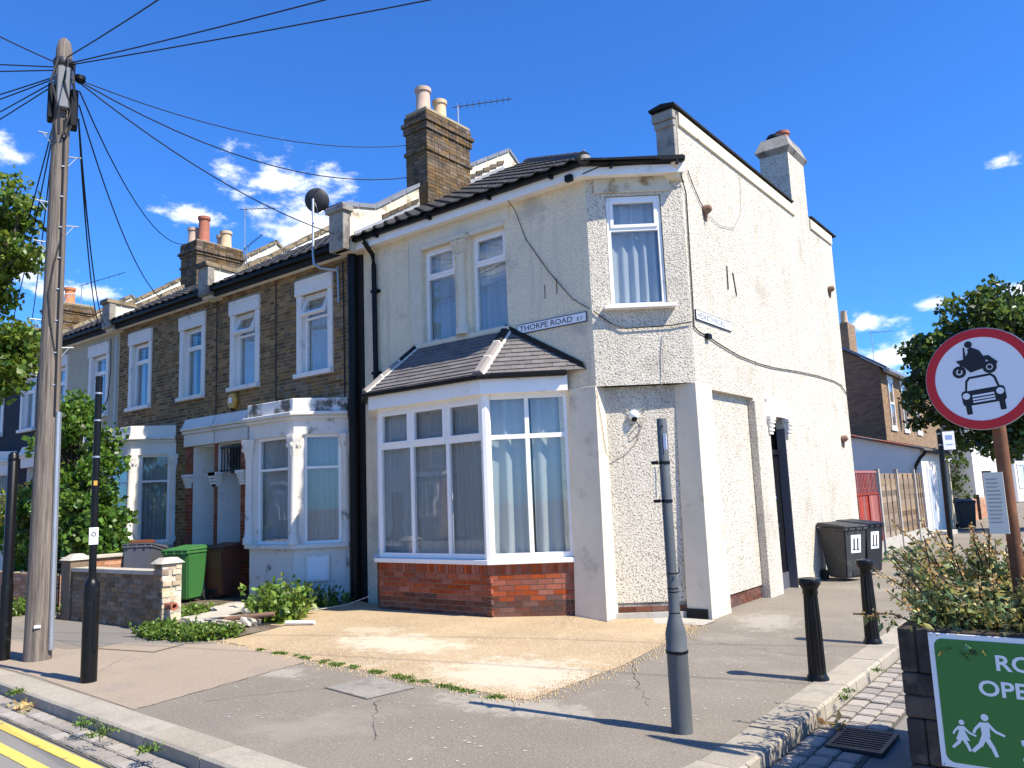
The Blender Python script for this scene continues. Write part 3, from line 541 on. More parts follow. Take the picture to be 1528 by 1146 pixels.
# piers and recessed splay panel
RB = Fr((-5.79, 9.77), (-4.96, 10.36))
mb = MB(); RB.box(mb, -.05, RB.L+.05, -.12, 0, .22, 3.27); mb.build('recessed_panel', PEBBLE, ch)
mb = MB(); RB.box(mb, -.05, RB.L+.05, -.12, -.015, -.15, .225); mb.build('plinth_band', SOOTY, ch)
mb = MB(); RB.box(mb, -.05, RB.L+.05, -.10, .05, -.15, .085); mb.build('plinth_step', CONCRETE, ch)
bl = courses(0.03, RB.L-.02, .09, .17, .075, 'stretcher')
for (a, b, c, d) in bl: piece('brick', RB, a, b, -.05, .002, c, d, BRICK_REDLOW, ch, .004)
P1 = MB().hexa([(-6.30, 9.47, -.15), (-5.77, 9.47, -.15), (-5.79, 10.0, -.15), (-6.30, 9.7, -.15)], [(-6.24, 9.53, 3.27), (-5.79, 9.53, 3.27), (-5.79, 10.0, 3.27), (-6.24, 9.7, 3.27)]); P1.build('pier', RENDER, ch, .006)
P2 = MB().hexa([(-4.97, 10.27, -.15), (-4.60, 10.27, -.15), (-4.60, 10.93, -.15), (-4.97, 10.9, -.15)], [(-4.97, 10.36, 3.262), (-4.638, 10.36, 3.262), (-4.638, 10.91, 3.262), (-4.97, 10.9, 3.262)]); P2.build('pier', RENDER, ch, .006)
MB().box((-6.285, 9.462, -.15), (-5.765, 9.8, .03)).build('pier_foot', SOOTY, ch)
MB().box((-4.975, 10.258, -.15), (-4.66, 10.6, .13)).build('pier_foot', BLACKEDGE, ch)
mb = MB(); mb.add([(-5.79, 9.55, 3.26), (-4.65, 10.40, 3.26), (-4.95, 10.6, 3.26), (-5.9, 9.95, 3.26)], [(3, 2, 1, 0)]); mb.build('recess_soffit', RENDER, ch)
# pier beside the door
mb = MB(); SIDE.box(mb, sy(12.572), sy(13.17), -.09, .035, -.15, 3.16); mb.build('pier', PEBBLE, ch, .01)
# side door
mb = MB(); SIDE.box(mb, DOOR[0], DOOR[1], -.30, -.13, -.15, .27); mb.build('doorstep', DOORGREY, ch)
mb = MB(); SIDE.box(mb, DOOR[1]-.004, DOOR[1]+.02, -.14, .012, -.1, 2.75); SIDE.box(mb, DOOR[0]-.02, DOOR[0]+.004, -.14, .006, -.1, 2.75); mb.build('door_frame', DOORGREY, ch)
mb = MB(); SIDE.box(mb, DOOR[0], DOOR[1], -.20, -.15, .27, 2.30)
dr = mb.build('door', DOORBLACK, ch)
for (a, b, c, d) in ((.10, .34, .40, 1.0), (.43, .67, .40, 1.0), (.10, .34, 1.15, 2.15), (.43, .67, 1.15, 2.15)):
    mb = MB(); SIDE.box(mb, DOOR[0]+a, DOOR[0]+b, -.15, -.138, c, d); mb.build('door_panel', DOORBLACK, dr, .008)
mb = MB(); mb.lathe([(.05, -.01), (.055, 0), (.05, .012), (.02, .03)], SIDE.pt(DOOR[0]+.38, -.13, 1.55), 12, (1, 0, 0)); mb.build('door_knocker', BRASS, dr)
mb = MB(); SIDE.box(mb, DOOR[0]+.25, DOOR[0]+.52, -.139, -.128, 1.04, 1.10); mb.build('letter_box', BRASS, dr)
mb = MB(); SIDE.box(mb, DOOR[0], DOOR[1], -.2, -.11, 2.30, 2.38); mb.build('door_transom', DOORBLACK, ch)
mb = MB(); SIDE.box(mb, DOOR[0], DOOR[1], -.19, -.18, 2.38, 2.95); mb.build('pane', GLASS, ch)
mb = MB(); SIDE.box(mb, DOOR[0]-.08, DOOR[1]+.30, 0, .05, 2.93, 3.24); mb.build('door_hood', CLEANWHITE, ch, .01)
for uc in (DOOR[0]-.03, DOOR[1]+.12):
    mb = MB(); capital(mb, SIDE, uc, -.02, 2.62, .20, .30, .10); mb.build('capital', CLEANWHITE, ch)
# parapet along the side wall
mb = MB(); mb.box((-4.95, 10.30, 6.5), (-4.662, 18.35, 7.40)); mb.build('parapet', SOOTY, ch)
mb = MB(); mb.box((-4.652, 10.42, 7.16), (-4.615, 15.72, 7.36)); mb.build('parapet_band', PARAPET, ch)
mb = MB(); mb.box((-4.652, 16.75, 7.16), (-4.615, 18.3, 7.36)); mb.build('parapet_band', PARAPET, ch)
mb = MB(); mb.box((-4.985, 10.24, 7.22), (-4.63, 10.34, 7.36)); mb.box((-4.965, 10.27, 7.12), (-4.645, 10.34, 7.22)); mb.build('corbel', SOOTY, ch, .01)
y = 10.20
while y < 18.3:
    if not (15.2 < y < 16.5): MB().prism([(-5.01, y+.004, 7.40), (-4.585, y+.004, 7.40), (-4.585, y+.004, 7.43), (-4.80, y+.004, 7.47), (-5.01, y+.004, 7.43)], (0, .59, 0)).build('coping_tile', BLACKEDGE, ch)
    y += .6
# side chimney (rendered)
sk = MB().box((-5.24, 15.72, 6.6), (-4.655, 16.75, 8.55)).build('chimney_stack', PEBBLE, ch)
MB().hexa([(-5.24, 15.72, 8.55), (-4.655, 15.72, 8.55), (-4.655, 16.75, 8.55), (-5.24, 16.75, 8.55)], [(-5.31, 15.64, 8.66), (-4.58, 15.64, 8.66), (-4.58, 16.83, 8.66), (-5.31, 16.83, 8.66)]).build('corbel', SOOTY, sk)
MB().hexa([(-5.31, 15.64, 8.66), (-4.58, 15.64, 8.66), (-4.58, 16.83, 8.66), (-5.31, 16.83, 8.66)], [(-5.20, 15.78, 8.95), (-4.68, 15.78, 8.95), (-4.68, 16.7, 8.95), (-5.20, 16.7, 8.95)]).build('chimney_cap', SOOTY, sk)
MB().lathe([(.15, 0), (.135, .06), (.13, .28), (.155, .30), (.155, .36), (.10, .36), (.10, .30)], (-4.93, 16.4, 8.93), 16).build('chimney_pot', TERRA, sk)
MB().lathe([(.17, 0), (.18, .08), (.13, .15), (.01, .18)], (-4.98, 15.98, 8.93), 14).build('chimney_cowl', BLACKPL, sk)
# fascia, gutter along front + splay
def along(fr_list, d0, d1, z0, z1):
    """mitred strip following the front and splay planes"""
    mb = MB(); 
    def corner(d):
        a, b = fr_list; den = 1+a.n.dot(b.n); return b.p+(a.n+b.n)*(d/den)
    a, b = fr_list
    for (q0, q1) in (('A', 'C'), ('C', 'B')):
        pt = lambda q, d: a.pt(0, d, 0) if q == 'A' else (b.pt(b.L+.02, d, 0) if q == 'B' else corner(d))
        Z = Vector((0, 0, 1)); mb.hexa([pt(q0, d1)+Z*z0, pt(q1, d1)+Z*z0, pt(q1, d0)+Z*z0, pt(q0, d0)+Z*z0], [pt(q0, d1)+Z*z1, pt(q1, d1)+Z*z1, pt(q1, d0)+Z*z1, pt(q0, d0)+Z*z1])
    return mb
along((FRONT, SPLAY), .0, .20, 6.36, 6.40).build('soffit', UPVC, ch)
along((FRONT, SPLAY), .17, .205, 6.34, 6.52).build('fascia', UPVC, ch)
along((FRONT, SPLAY), .205, .31, 6.47, 6.565).build('gutter', BLACKPL, ch, .02)
for uu in (.6, 1.9, 3.2, 4.4): mb = MB(); FRONT.box(mb, uu, uu+.04, .20, .315, 6.43, 6.49); mb.build('gutter_bracket', BLACKPL, ch)
for uu in (.35, 1.3): mb = MB(); SPLAY.box(mb, uu, uu+.04, .20, .315, 6.43, 6.49); mb.build('gutter_bracket', BLACKPL, ch)
mb = MB(); mb.tube([(-10.32, 9.27, 6.49), (-10.32, 9.27, 6.40), (-10.30, 9.46, 6.2), (-10.30, 9.48, 6.0), (-10.29, 9.48, 4.1), (-10.29, 9.48, 3.72)], .045, 10); mb.build('downpipe', BLACKPL, ch)
for z in (5.5, 4.0): mb = MB(); mb.box((-10.37, 9.45, z), (-10.2, 9.55, z+.05)); mb.build('pipe_bracket', BLACKPL, ch)
mb = MB(); mb.box((-10.97, 9.50, 0), (-10.66, 9.62, 6.45)); mb.build('black_painted_strip', BLACKEDGE, ch)
mb = MB(); mb.tube([(-10.80, 9.40, 0.05), (-10.80, 9.40, 6.5)], .085, 12); mb.build('soil_pipe', BLACKPL, ch)
MB().hexa([(-4.80, 10.25, 6.28), (-4.63, 10.25, 6.28), (-4.63, 10.5, 6.28), (-4.80, 10.5, 6.28)], [(-4.9, 10.1, 6.48), (-4.56, 10.1, 6.48), (-4.56, 10.5, 6.48), (-4.9, 10.5, 6.48)]).build('corbel', RENDER, ch, .01)
# roof: front, splay and hidden side slope
Aa, Bb, Cc = Vector((-10.65, 9.24, 6.50)), Vector((-5.60, 9.24, 6.50)), Vector((-4.75, 9.95, 6.50)); Pp = Vector((-10.0, 14.0, 9.33)); Pa = Vector((-10.65, 14.0, 9.33))
mb = MB().add([Aa, Bb, Pp, Pa], [(0, 1, 2, 3)]); mb.add([Bb, Cc, Pp], [(0, 1, 2)]); mb.add([Cc, (-4.75, 18.3, 6.5), Pp], [(0, 1, 2)]); mb.add([(-4.75, 18.3, 6.5), (-10.65, 18.3, 6.9), Pa, Pp], [(0, 1, 2, 3)])
roof = mb.build('roof', PANTILE, ch)
def pantile_mesh(wd, ln):
    n = 12; vs = []; fs = []
    for j in range(2):
        for i in range(n+1):
            x = wd*i/n; zz = .032*max(0, math.sin(2*math.pi*(i/n)-.5))+.004*math.sin(4*math.pi*i/n); vs.append((x, j*ln, zz+(.036 if j == 0 else .008)))
    for i in range(n+1): vs.append((wd*i/n, 0, vs[i][2]-.02))
    for i in range(n): fs += [(i, i+1, n+2+i, n+1+i), (2*(n+1)+i, 2*(n+1)+i+1, i+1, i)]
    me = bpy.data.meshes.new('pantile'); me.from_pydata(vs, [], fs); me.polygons.foreach_set('use_smooth', [True]*len(fs)); me.materials.append(PANTILE)
    try: me.set_sharp_from_angle(angle=R(50))
    except Exception: pass
    return me
PT = pantile_mesh(.30, .36)
slope = math.atan2(Pa.z-Aa.z, Pa.y-Aa.y); cs, sn = math.cos(slope), math.sin(slope)
cnt = 0
for r_ in range(18):
    s = r_*.32; yy, zz = Aa.y-.04+s*cs, Aa.z-.01+s*sn
    xr = Bb.x+(Pp.x-Bb.x)*min(1, s/((Pa-Aa).length)); x = -10.62
    while x+.30 < xr+.06 and cnt < 300:
        o = bpy.data.objects.new('roof_tile', PT); o.location = (x, yy, zz+.012); o.rotation_euler = (slope, 0, random.gauss(0, .006)); link(o, roof); x += .295; cnt += 1
tiled_facet('splay_tile', [Bb, Cc, Cc.lerp(Pp, .5), Bb.lerp(Pp, .5)], .3, .3, .03, PANTILE, roof)
for t_ in range(11):
    a = Bb.lerp(Pp, t_/11); b = Bb.lerp(Pp, (t_+1)/11+.01); MB().tube([a+Vector((0, 0, .04)), b+Vector((0, 0, .03))], .10, 8).build('hip_tile', PANTILE, roof)
mb = MB().lathe([(.10, 0), (.09, .06), (.03, .10), (.012, .12), (.012, .17)], (Bb.x-.02, Bb.y+.05, Bb.z+.02), 10); mb.build('hip_finial', SOOTY, roof)
# party parapet between corner house and the brick terrace
pw = [(-10.65, 9.10, 6.3), (-10.65, 9.10, 7.12), (-10.65, 9.85, 7.28), (-10.65, 11.05, 8.08), (-10.65, 14.12, 9.88), (-10.65, 14.65, 9.55), (-10.65, 18.3, 7.4), (-10.65, 18.3, 6.3)]
MB().prism([Vector(p)+Vector((-.30, 0, 0)) for p in pw], (.33, 0, 0)).build('party_parapet', PARAPET, ch)
MB().box((-11.0, 9.03, 6.30), (-10.60, 9.20, 7.02)).build('parapet_pier', SOOTY, ch, .01)
MB().box((-11.05, 8.98, 7.02), (-10.55, 9.24, 7.12)).build('parapet_pier_cap', SOOTY, ch, .01)
cp = [(9.0, 7.12), (9.85, 7.30), (11.05, 8.10), (12.45, 8.92), (14.12, 9.90), (14.75, 9.5)]
for (y0, z0), (y1, z1) in zip(cp[:-1], cp[1:]):
    if (y0, z0) == (11.05, 8.10): continue
    k = max(1, int(round(math.hypot(y1-y0, z1-z0)/.48)))
    for i in range(k):
        a, b = i/k, (i+1)/k-.01; p = lambda t: (y0+(y1-y0)*t, z0+(z1-z0)*t)
        (ya, za), (yb, zb) = p(a), p(b)
        MB().hexa([(-10.99, ya, za-.03), (-10.585, ya, za-.03), (-10.585, yb, zb-.03), (-10.99, yb, zb-.03)], [(-10.99, ya, za+.05), (-10.585, ya, za+.05), (-10.585, yb, zb+.05), (-10.99, yb, zb+.05)]).build('coping_slab', SLATEGREY, ch)
for (y0, y1, zz) in ((10.0, 11.0, 7.10), (12.6, 13.9, 8.72)):
    for i in range(5):
        t = i/5; ya = y0+(y1-y0)*t; za = zz+(ya-y0)*.62+.0; MB().hexa([(-10.63, ya, za), (-10.585, ya, za), (-10.585, ya+(y1-y0)/5.3, za+.11), (-10.63, ya+(y1-y0)/5.3, za+.11)], [(-10.63, ya, za+.09), (-10.585, ya, za+.09), (-10.585, ya+(y1-y0)/5.3, za+.2), (-10.63, ya+(y1-y0)/5.3, za+.2)]).build('oversailing_brick', mat('dark_weathered_brick', (.11, .085, .06), .95, .4, 12, rnd=.4, bump=.6), ch)
MB().hexa([(-10.622, 9.3, 6.55), (-10.60, 9.3, 6.55), (-10.60, 13.9, 9.30), (-10.622, 13.9, 9.30)], [(-10.622, 9.3, 6.68), (-10.60, 9.3, 6.68), (-10.60, 13.9, 9.43), (-10.622, 13.9, 9.43)]).build('flashing', LEAD, ch)
# brick chimney builder
def brick_chimney(parent, x0, x1, y0, y1, z0, z1, bands, pots, individual=True, cap=BRICK_CH):
    st = MB().box((x0+.012, y0+.012, z0), (x1-.012, y1-.012, z1-.02)).build('chimney_stack', MORTAR_CH, parent)
    h = .078; n = int((z1-z0)/h); frs = [Fr((x0, y0), (x1, y0)), Fr((x1, y0), (x1, y1)), Fr((x0, y1), (x0, y0))]
    for k in range(n):
        za, zb = z0+k*h+.005, z0+(k+1)*h-.005; zm = (za+zb)/2; out = 0
        for (b0, b1, e) in bands:
            if b0 <= zm < b1: out = e
        for j, fr in enumerate(frs):
            bl = courses(-out, fr.L+out, za, zb, zb-za, 'flemish' if k % 2 == 0 else 'stretcher', .011, .225)
            for (a, b, c, d) in bl:
                if fr is frs[2]: 
                    if (k % 2): continue
                if a < -out+.02 and j == 0: a = -out
                piece('brick', fr, a, b, -.06, out+random.uniform(-.003, .004), za, zb, BRICK_CH, st, .006)
    if bands:
        e = bands[-1][2]; MB().box((x0-e+.02, y0-e+.02, z1-.03), (x1+e-.02, y1+e-.02, z1+.02)).build('flaunching', MORTAR_CH, st)
    for (px, py, r, hh, m) in pots:
        MB().lathe([(r*1.08, 0), (r*1.12, .05), (r, .08), (r*.93, hh-.1), (r*1.12, hh-.08), (r*1.14, hh), (r*.8, hh), (r*.78, hh-.2)], (px, py, z1), 18).build('chimney_pot', m, st)
    return st
brick_chimney(ch, -10.98, -10.38, 11.05, 12.42, 7.55, 9.72, [(8.82, 8.90, .03), (9.30, 9.40, .035), (9.40, 9.50, .07), (9.50, 9.72, .02)], [(-10.72, 11.33, .155, .62, BUFFP), (-10.66, 11.78, .14, .50, BUFF)])

# ---- bay window on the front
BF = Fr((-9.60, 8.85), (-7.30, 8.85)); BR = Fr((-7.30, 8.85), (-6.28, 9.55)); BL = Fr((-10.35, 9.5), (-9.60, 8.85))
bb = MB()
for fr in (BL, BF, BR): fr.box(bb, 0, fr.L, -.2, -.012, -.1, .80)
base = bb.build('brick_base', MORTAR_RED, ch)
for fr in (BL, BF, BR):
    n = 9; hh = .0755
    for (a, b, c, d) in courses(0, fr.L, .05, .05+8*hh, hh, 'stretcher', .010, .225):
        piece('brick', fr, a, b, -.1, random.uniform(-.003, .002), c, d, BRICK_RED if c > .28+random.uniform(-.06, .06) else BRICK_REDLOW, base, .003)
    for (a, b, c, d) in courses(0, fr.L, .05+8*hh, .80, .14, 'stretcher', .009, .075):
        piece('brick', fr, a, b, -.1, random.uniform(-.002, .003), c, d, BRICK_RED, base, .003)
for k in range(4):          # toothed corner bricks
    z = .09+k*.151; o = piece('brick', BF, BF.L-.05, BF.L+.035, -.08, .03, z, z+.066, BRICK_RED if k > 1 else BRICK_REDLOW, base)
mb = MB()
for fr in (BL, BF, BR): fr.box(mb, -.03, fr.L+(.03 if fr is not BR else -.02), -.12, .07, .80, .865)
mb.build('sill', UPVC, ch, .004)
def xl(fr, n): return [fr.L*i/n for i in range(n+1)]
zt, zb_, zm_ = 3.25, .87, 2.62
w3 = xl(BF, 3)
lf = [(w3[i], w3[i+1], zb_, zm_, 'f') for i in range(3)]+[(w3[i], w3[i+1], zm_, zt, 'c') for i in range(3)]
window(ch, BF, 0, BF.L, zb_, zt, -.05, lf, 'bay_window_front', .075, NETG, cseed=11, camp=.012, cfreq=22, curt=[(.05, BF.L-.05)])
w2 = xl(BR, 2)
lr = [(w2[i], w2[i+1], a, b, 'f') for i in range(2) for a, b in ((zb_, zm_), (zm_, zt))]
window(ch, BR, 0, BR.L, zb_, zt, -.05, lr, 'bay_window_side', .075, NETB, cseed=4, camp=.035, cfreq=9, curt=[(.04, .60), (.68, BR.L-.02)])
window(ch, BL, 0, BL.L, zb_, zt, -.05, [(0, BL.L, zb_, zt, 'f')], 'bay_window_side', .075, NETG, cseed=5)
mb = MB(); mb.tube([(-7.30, 8.87, .865), (-7.30, 8.87, 3.3)], .075, 8); mb.build('corner_post', UPVC, ch)
# bay fascia, gutter, roof
def ring3(d0, d1, z0, z1, name, m, bev=0):
    mb = MB(); frs = [BL, BF, BR]; Z = Vector((0, 0, 1))
    def cor(i, d):
        if i == 0: return BL.pt(0, d, 0)
        if i == 3: return BR.pt(BR.L, d, 0)
        a, b = frs[i-1], frs[i]; return b.p+(a.n+b.n)*(d/(1+a.n.dot(b.n)))
    for i in range(3): mb.hexa([cor(i, d1)+Z*z0, cor(i+1, d1)+Z*z0, cor(i+1, d0)+Z*z0, cor(i, d0)+Z*z0], [cor(i, d1)+Z*z1, cor(i+1, d1)+Z*z1, cor(i+1, d0)+Z*z1, cor(i, d0)+Z*z1])
    return mb.build(name, m, ch, bev)
ring3(-.1, .10, 3.25, 3.28, 'bay_soffit', UPVC); ring3(.10, .13, 3.25, 3.50, 'bay_fascia', UPVC); ring3(.13, .235, 3.46, 3.54, 'bay_gutter', BLACKPL, .02); ring3(-.2, .1, 3.28, 3.47, 'bay_head', DARKROOM)
ec = lambda i, d: (BL.pt(0, d, 0) if i == 0 else (BR.pt(BR.L, d, 0) if i == 3 else ([BL, BF, BR][i-1].n+[BL, BF, BR][i].n)*(d/(1+[BL, BF, BR][i-1].n.dot([BL, BF, BR][i].n)))+[BL, BF, BR][i].p))
Z = Vector((0, 0, 1)); E = [ec(i, .20)+Z*3.52 for i in range(4)]; E[3] = Vector((-5.98, YF-.01, 3.54)); E[0] = Vector((-10.5, 9.4, 3.52))
T0, T1 = Vector((-9.35, YF-.01, 4.33)), Vector((-7.37, YF-.01, 4.33))
mb = MB().add([E[1], E[2], T1, T0], [(0, 1, 2, 3)]); mb.add([E[2], E[3], T1], [(0, 1, 2)]); mb.add([E[0], E[1], T0], [(0, 1, 2)]); broof = mb.build('bay_roof', SLATE, ch)
tiled_facet('roof_tile', [E[1], E[2], T1, T0], .20, .105, .016, SLATE, broof); tiled_facet('roof_tile', [E[2], E[3], T1], .20, .105, .016, SLATE, broof); tiled_facet('roof_tile', [E[0], E[1], T0], .20, .105, .016, SLATE, broof)
for a, b in ((E[1], T0), (E[2], T1)):
    for i in range(3):
        p, q = a.lerp(b, i/3+.005), a.lerp(b, (i+1)/3-.005); up = Vector((0, 0, .035))
        d = (q-p).normalized(); sx_ = d.cross(Vector((0, 0, 1))).normalized()*.085; nn = sx_.cross(d).normalized()
        if nn.z < 0: nn = -nn
        prof = lambda c: [c-sx_+up*.3, c-sx_*.6+up+nn*.03, c+sx_*.6+up+nn*.03, c+sx_+up*.3]
        MB().prism(prof(p), q-p).build('hip_tile', HIP if i < 2 else BLACKEDGE, broof)
        MB().prism([c+d*.0+nn*.004 for c in prof(q-d*.012)], d*.022).build('mortar_joint', MORTARW, broof)
        MB().hexa([p+sx_*.95+up*.1-nn*.02, p+sx_*1.3-nn*.03, q+sx_*1.3-nn*.03, q+sx_*.95+up*.1-nn*.02], [p+sx_*.95+up*.5, p+sx_*1.25+up*.1, q+sx_*1.25+up*.1, q+sx_*.95+up*.5]).build('mortar_fillet', MORTARW, broof)
MB().prism([T1+Vector((-.05, -.02, -.01)), T1+Vector((0, -.02, .1)), E[3]+Vector((0, -.02, .10)), E[3]+Vector((.05, -.02, -.02))], (0, .03, 0)).build('flashing', BLACKEDGE, broof)
MB().prism([T0+Vector((0, -.05, -.04)), T0+Vector((0, -.02, .08)), T1+Vector((0, -.02, .08)), T1+Vector((0, -.05, -.04))], (0, .04, 0)).build('flashing', PARAPET, broof)
# ---- upper windows
def two(u0, u1, z0, z1, zt, k='c'): return [(u0, u1, z0, zt, 'f'), (u0, u1, zt, z1, k)]
for (a, b, s_) in ((-9.15, -8.41, 21), (-8.06, -7.33, 24)):
    window(ch, FRONT, ux(a), ux(b), 4.39, 6.03, -.12, two(ux(a), ux(b), 4.39, 6.03, 5.53), 'window', .055, NETB, cseed=s_)
    mb = MB(); FRONT.box(mb, ux(a)-.04, ux(b)+.04, -.15, .06, 4.33, 4.39); mb.build('sill', RENDER, ch, .006)
    mb = MB(); FRONT.box(mb, ux(a)+.0, ux(b)-.0, -.02, .045, 6.03, 6.12); mb.build('lintel_moulding', RENDER, ch, .012)
mb = MB(); FRONT.box(mb, ux(-9.45), ux(-7.22), -.01, .025, 6.10, 6.365); FRONT.box(mb, ux(-9.45), ux(-9.17), -.01, .025, 4.40, 6.10); mb.build('window_surround', RENDER, ch, .006)
mb = MB(); mb.lathe([(.12, 0), (.12, .10), (.10, .13), (.085, .17), (.078, 1.30), (.09, 1.33)], FRONT.pt(ux(-8.235), .035, 4.40), 14); mb.build('column', RENDER, ch)
mb = MB(); capital(mb, FRONT, ux(-8.235), -.03, 5.72, .26, .34, .15); mb.build('capital', RENDER, ch)
window(ch, SPLAY, .29, 1.09, 4.41, 6.08, -.06, two(.29, 1.09, 4.41, 6.08, 5.58), 'window', .055, NETB, cseed=31)
mb = MB(); SPLAY.box(mb, .17, 1.21, -.08, .13, 4.36, 4.41); mb.build('sill', UPVC, ch, .006)
mb = MB(); SPLAY.box(mb, .12, 1.24, .0, .035, 6.13, 6.37); mb.build('lintel_block', mat('flaked_lintel', (.60, .54, .42), .9, .1, 6, bump=.3, stain=(.27, .20, .10), ss=3.2, sthr=.57), ch, .01)
# interior blocks so the rooms read dark
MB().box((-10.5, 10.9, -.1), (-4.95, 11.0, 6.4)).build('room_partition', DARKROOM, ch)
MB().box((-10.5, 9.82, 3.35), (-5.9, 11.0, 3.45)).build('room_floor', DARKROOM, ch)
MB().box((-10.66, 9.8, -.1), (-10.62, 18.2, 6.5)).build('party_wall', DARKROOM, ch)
# small fittings on the walls
for (yy, zz) in ((11.16, 6.02), (17.73, 5.99), (17.61, 2.68)):
    mb = MB().lathe([(.0, 0), (.075, .02), (.07, .07), (.05, .12), (.03, .13)], (XR, yy, zz), 10, (1, 0, .25)); mb.lathe([(.03, 0), (.018, -.16)], (XR+.03, yy, zz-.02), 6); mb.build('clay_vent', CLAY, ch)
for (ya, za, yb, zb2) in ((11.90, 5.29, 11.88, 4.90), (12.13, 5.23, 12.22, 4.86)):
    mb = MB(); mb.tube([(XR+.004, ya, za), (XR+.004, yb, zb2)], .015, 6); mb.build('wall_slot', BLACKEDGE, ch)
for (xa, zt_, zb2) in ((-6.60, 4.92, 4.70), (-6.38, 4.97, 4.74)):
    mb = MB(); mb.tube([(xa, YF-.003, zt_), (xa, YF-.003, zb2)], .008, 5); mb.build('rust_mark', CLAY, ch)

# ================================================================== TERRACE
def terrace_house(name, label, x0, x1, kind, flip, chim=None, fine=False):
    """x0<x1 along the facade; flip=False: bay at the right end, door at the left end"""
    root = thing(name, label, 'house', ((x0+x1)/2, 13, 0)); fr = Fr((x0, YF), (x1, YF)); W = x1-x0
    mir = (lambda u: W-u) if flip else (lambda u: u)
    def rect(a, b): a, b = mir(a), mir(b); return (min(a, b), max(a, b))
    # u measured with the bay at the right end
    w1 = rect(W-1.50, W-.66); w0 = rect(.62, 1.42); bayr = rect(W-2.75, W-.14); por = rect(.06, .92)
    ops = [(*w1, 4.30, 5.86), (*w0, 4.30, 5.86), (*rect(W-2.45, W-.45), 0, 3.3), (*por, -.2, 3.12)]
    wm = {'brick': MORTAR_DK, 'cream': DCREAM, 'navy': NAVY}[kind]
    wall('wall', fr, -.15, 6.46, ops, .30, wm, root)
    if kind == 'brick':
        bops = [(*(w1[0]-.15, w1[1]+.13), 4.2, 6.2), (*(w0[0]-.15, w0[1]+.13), 4.2, 6.2), (*bayr, -.2, 3.72), (*(por[0]-.02, por[1]+.02), -.2, 3.78)]
        bl = courses(0, W, 0, 6.38, .075, 'flemish', .014, .225, bops)
        if fine:
            bl.sort(key=lambda q: (fr.pt((q[0]+q[1])/2, 0, (q[2]+q[3])/2)-Vector((0, 0, CAM_H))).length)
            vis = [q for q in bl if fr.pt((q[0]+q[1])/2, 0, 0).x > -13.6 and q[2] > .5]; ind = set(vis[:300])
            for (a, b, c, d) in vis[:300]: piece('brick', fr, a, b, -.05, .007+random.uniform(-.003, .003), c, d, BRICK_DK, root, .003)
            bl = [q for q in bl if q not in ind]
        bricks_joined('brickwork', fr, bl, -.02, .007, BRICK_DKA, root)
    # windows with painted surrounds
    for i, (a, b) in enumerate((w1, w0)):
        sm = CLEANWHITE
        if kind == 'navy': sm = CLEANWHITE
        mb = MB(); fr.box(mb, a-.16, b+.14, -.02, .055, 5.86, 6.16); fr.box(mb, a-.12, b+.10, .055, .075, 6.10, 6.16); mb.build('lintel', sm, root, .006)
        for (j0, j1) in ((a-.13, a+.02), (b-.02, b+.12)): mb = MB(); fr.box(mb, j0, j1, -.28, .03, 4.285, 5.857); mb.build('window_jamb', sm, root, .004)
        mb = MB(); fr.box(mb, a-.16, b+.14, -.26, .10, 4.20, 4.29); mb.build('sill', sm, root, .008)
        lights = two(a+.02, b-.02, 4.29, 5.86, 5.38, 'o' if fine else 'c')
        window(root, fr, a+.02, b-.02, 4.29, 5.86, -.11, lights, 'window', .05, NET if fine else NETG, cseed=i*5+int(abs(x0)), camp=.016, frame=None, curt=[(a+.04, b-.04)] if fine else [(a+.04, a+.25)])
    # bay
    bx = lambda u: x0+mir(u); pts = [(bx(W-2.80), YF), (bx(W-2.15), 8.85), (bx(W-.80), 8.85), (bx(W-.14), YF)]
    if flip: pts = pts[::-1]
    frs = [Fr(pts[i], pts[i+1]) for i in range(3)]
    bm_ = OLDWHITE if fine else CLEANWHITE
    def band(d0, d1, z0, z1, nm, m, bev=0):
        mb = MB(); Zv = Vector((0, 0, 1))
        def cor(i, d):
            if i == 0: return frs[0].pt(0, d, 0)
            if i == 3: return frs[2].pt(frs[2].L, d, 0)
            a, b = frs[i-1], frs[i]; return b.p+(a.n+b.n)*(d/(1+a.n.dot(b.n)))
        for i in range(3): mb.hexa([cor(i, d1)+Zv*z0, cor(i+1, d1)+Zv*z0, cor(i+1, d0)+Zv*z0, cor(i, d0)+Zv*z0], [cor(i, d1)+Zv*z1, cor(i+1, d1)+Zv*z1, cor(i+1, d0)+Zv*z1, cor(i, d0)+Zv*z1])
        return mb.build(nm, m, root, bev)
    band(-.2, 0, -.1, .98, 'bay_base', bm_); band(-.25, .09, .98, 1.06, 'bay_sill', bm_, .008)
    band(-.25, .02, 3.02, 3.30, 'bay_beam', bm_); band(-.1, .08, 3.30, 3.36, 'bay_cornice', bm_, .01); band(-.1, .14, 3.36, 3.43, 'bay_cornice', bm_, .012); band(-.1, .05, 3.43, 3.68, 'bay_parapet', mat('black_stained_white_paint', (.74, .72, .68), .8, .08, 5, .05, 1, bump=.4, bs=25, stain=(.10, .09, .07), ss=2.6, sthr=.52) if fine else bm_, .01)
    mb = MB(); mb.add([(*p, 3.55) for p in pts], [(0, 1, 2, 3)]); mb.build('bay_roof', LEAD, root)
    for i, f3 in enumerate(frs):
        a, b = (.20, f3.L-.20) if i == 1 else (.17, f3.L-.14)
        window(root, f3, a, b, 1.06, 3.02, -.08, two(a, b, 1.06, 3.02, 2.42, 'f'), 'bay_window', .05, NETG, cseed=i*7+int(abs(x0)*3), camp=.012, cfreq=20)
        mb = MB()
        for (c, d) in ((0, a), (b, f3.L)): f3.box(mb, c, d, -.14, -.02, 1.06, 3.02)
        mb.build('bay_mullion', bm_, root)
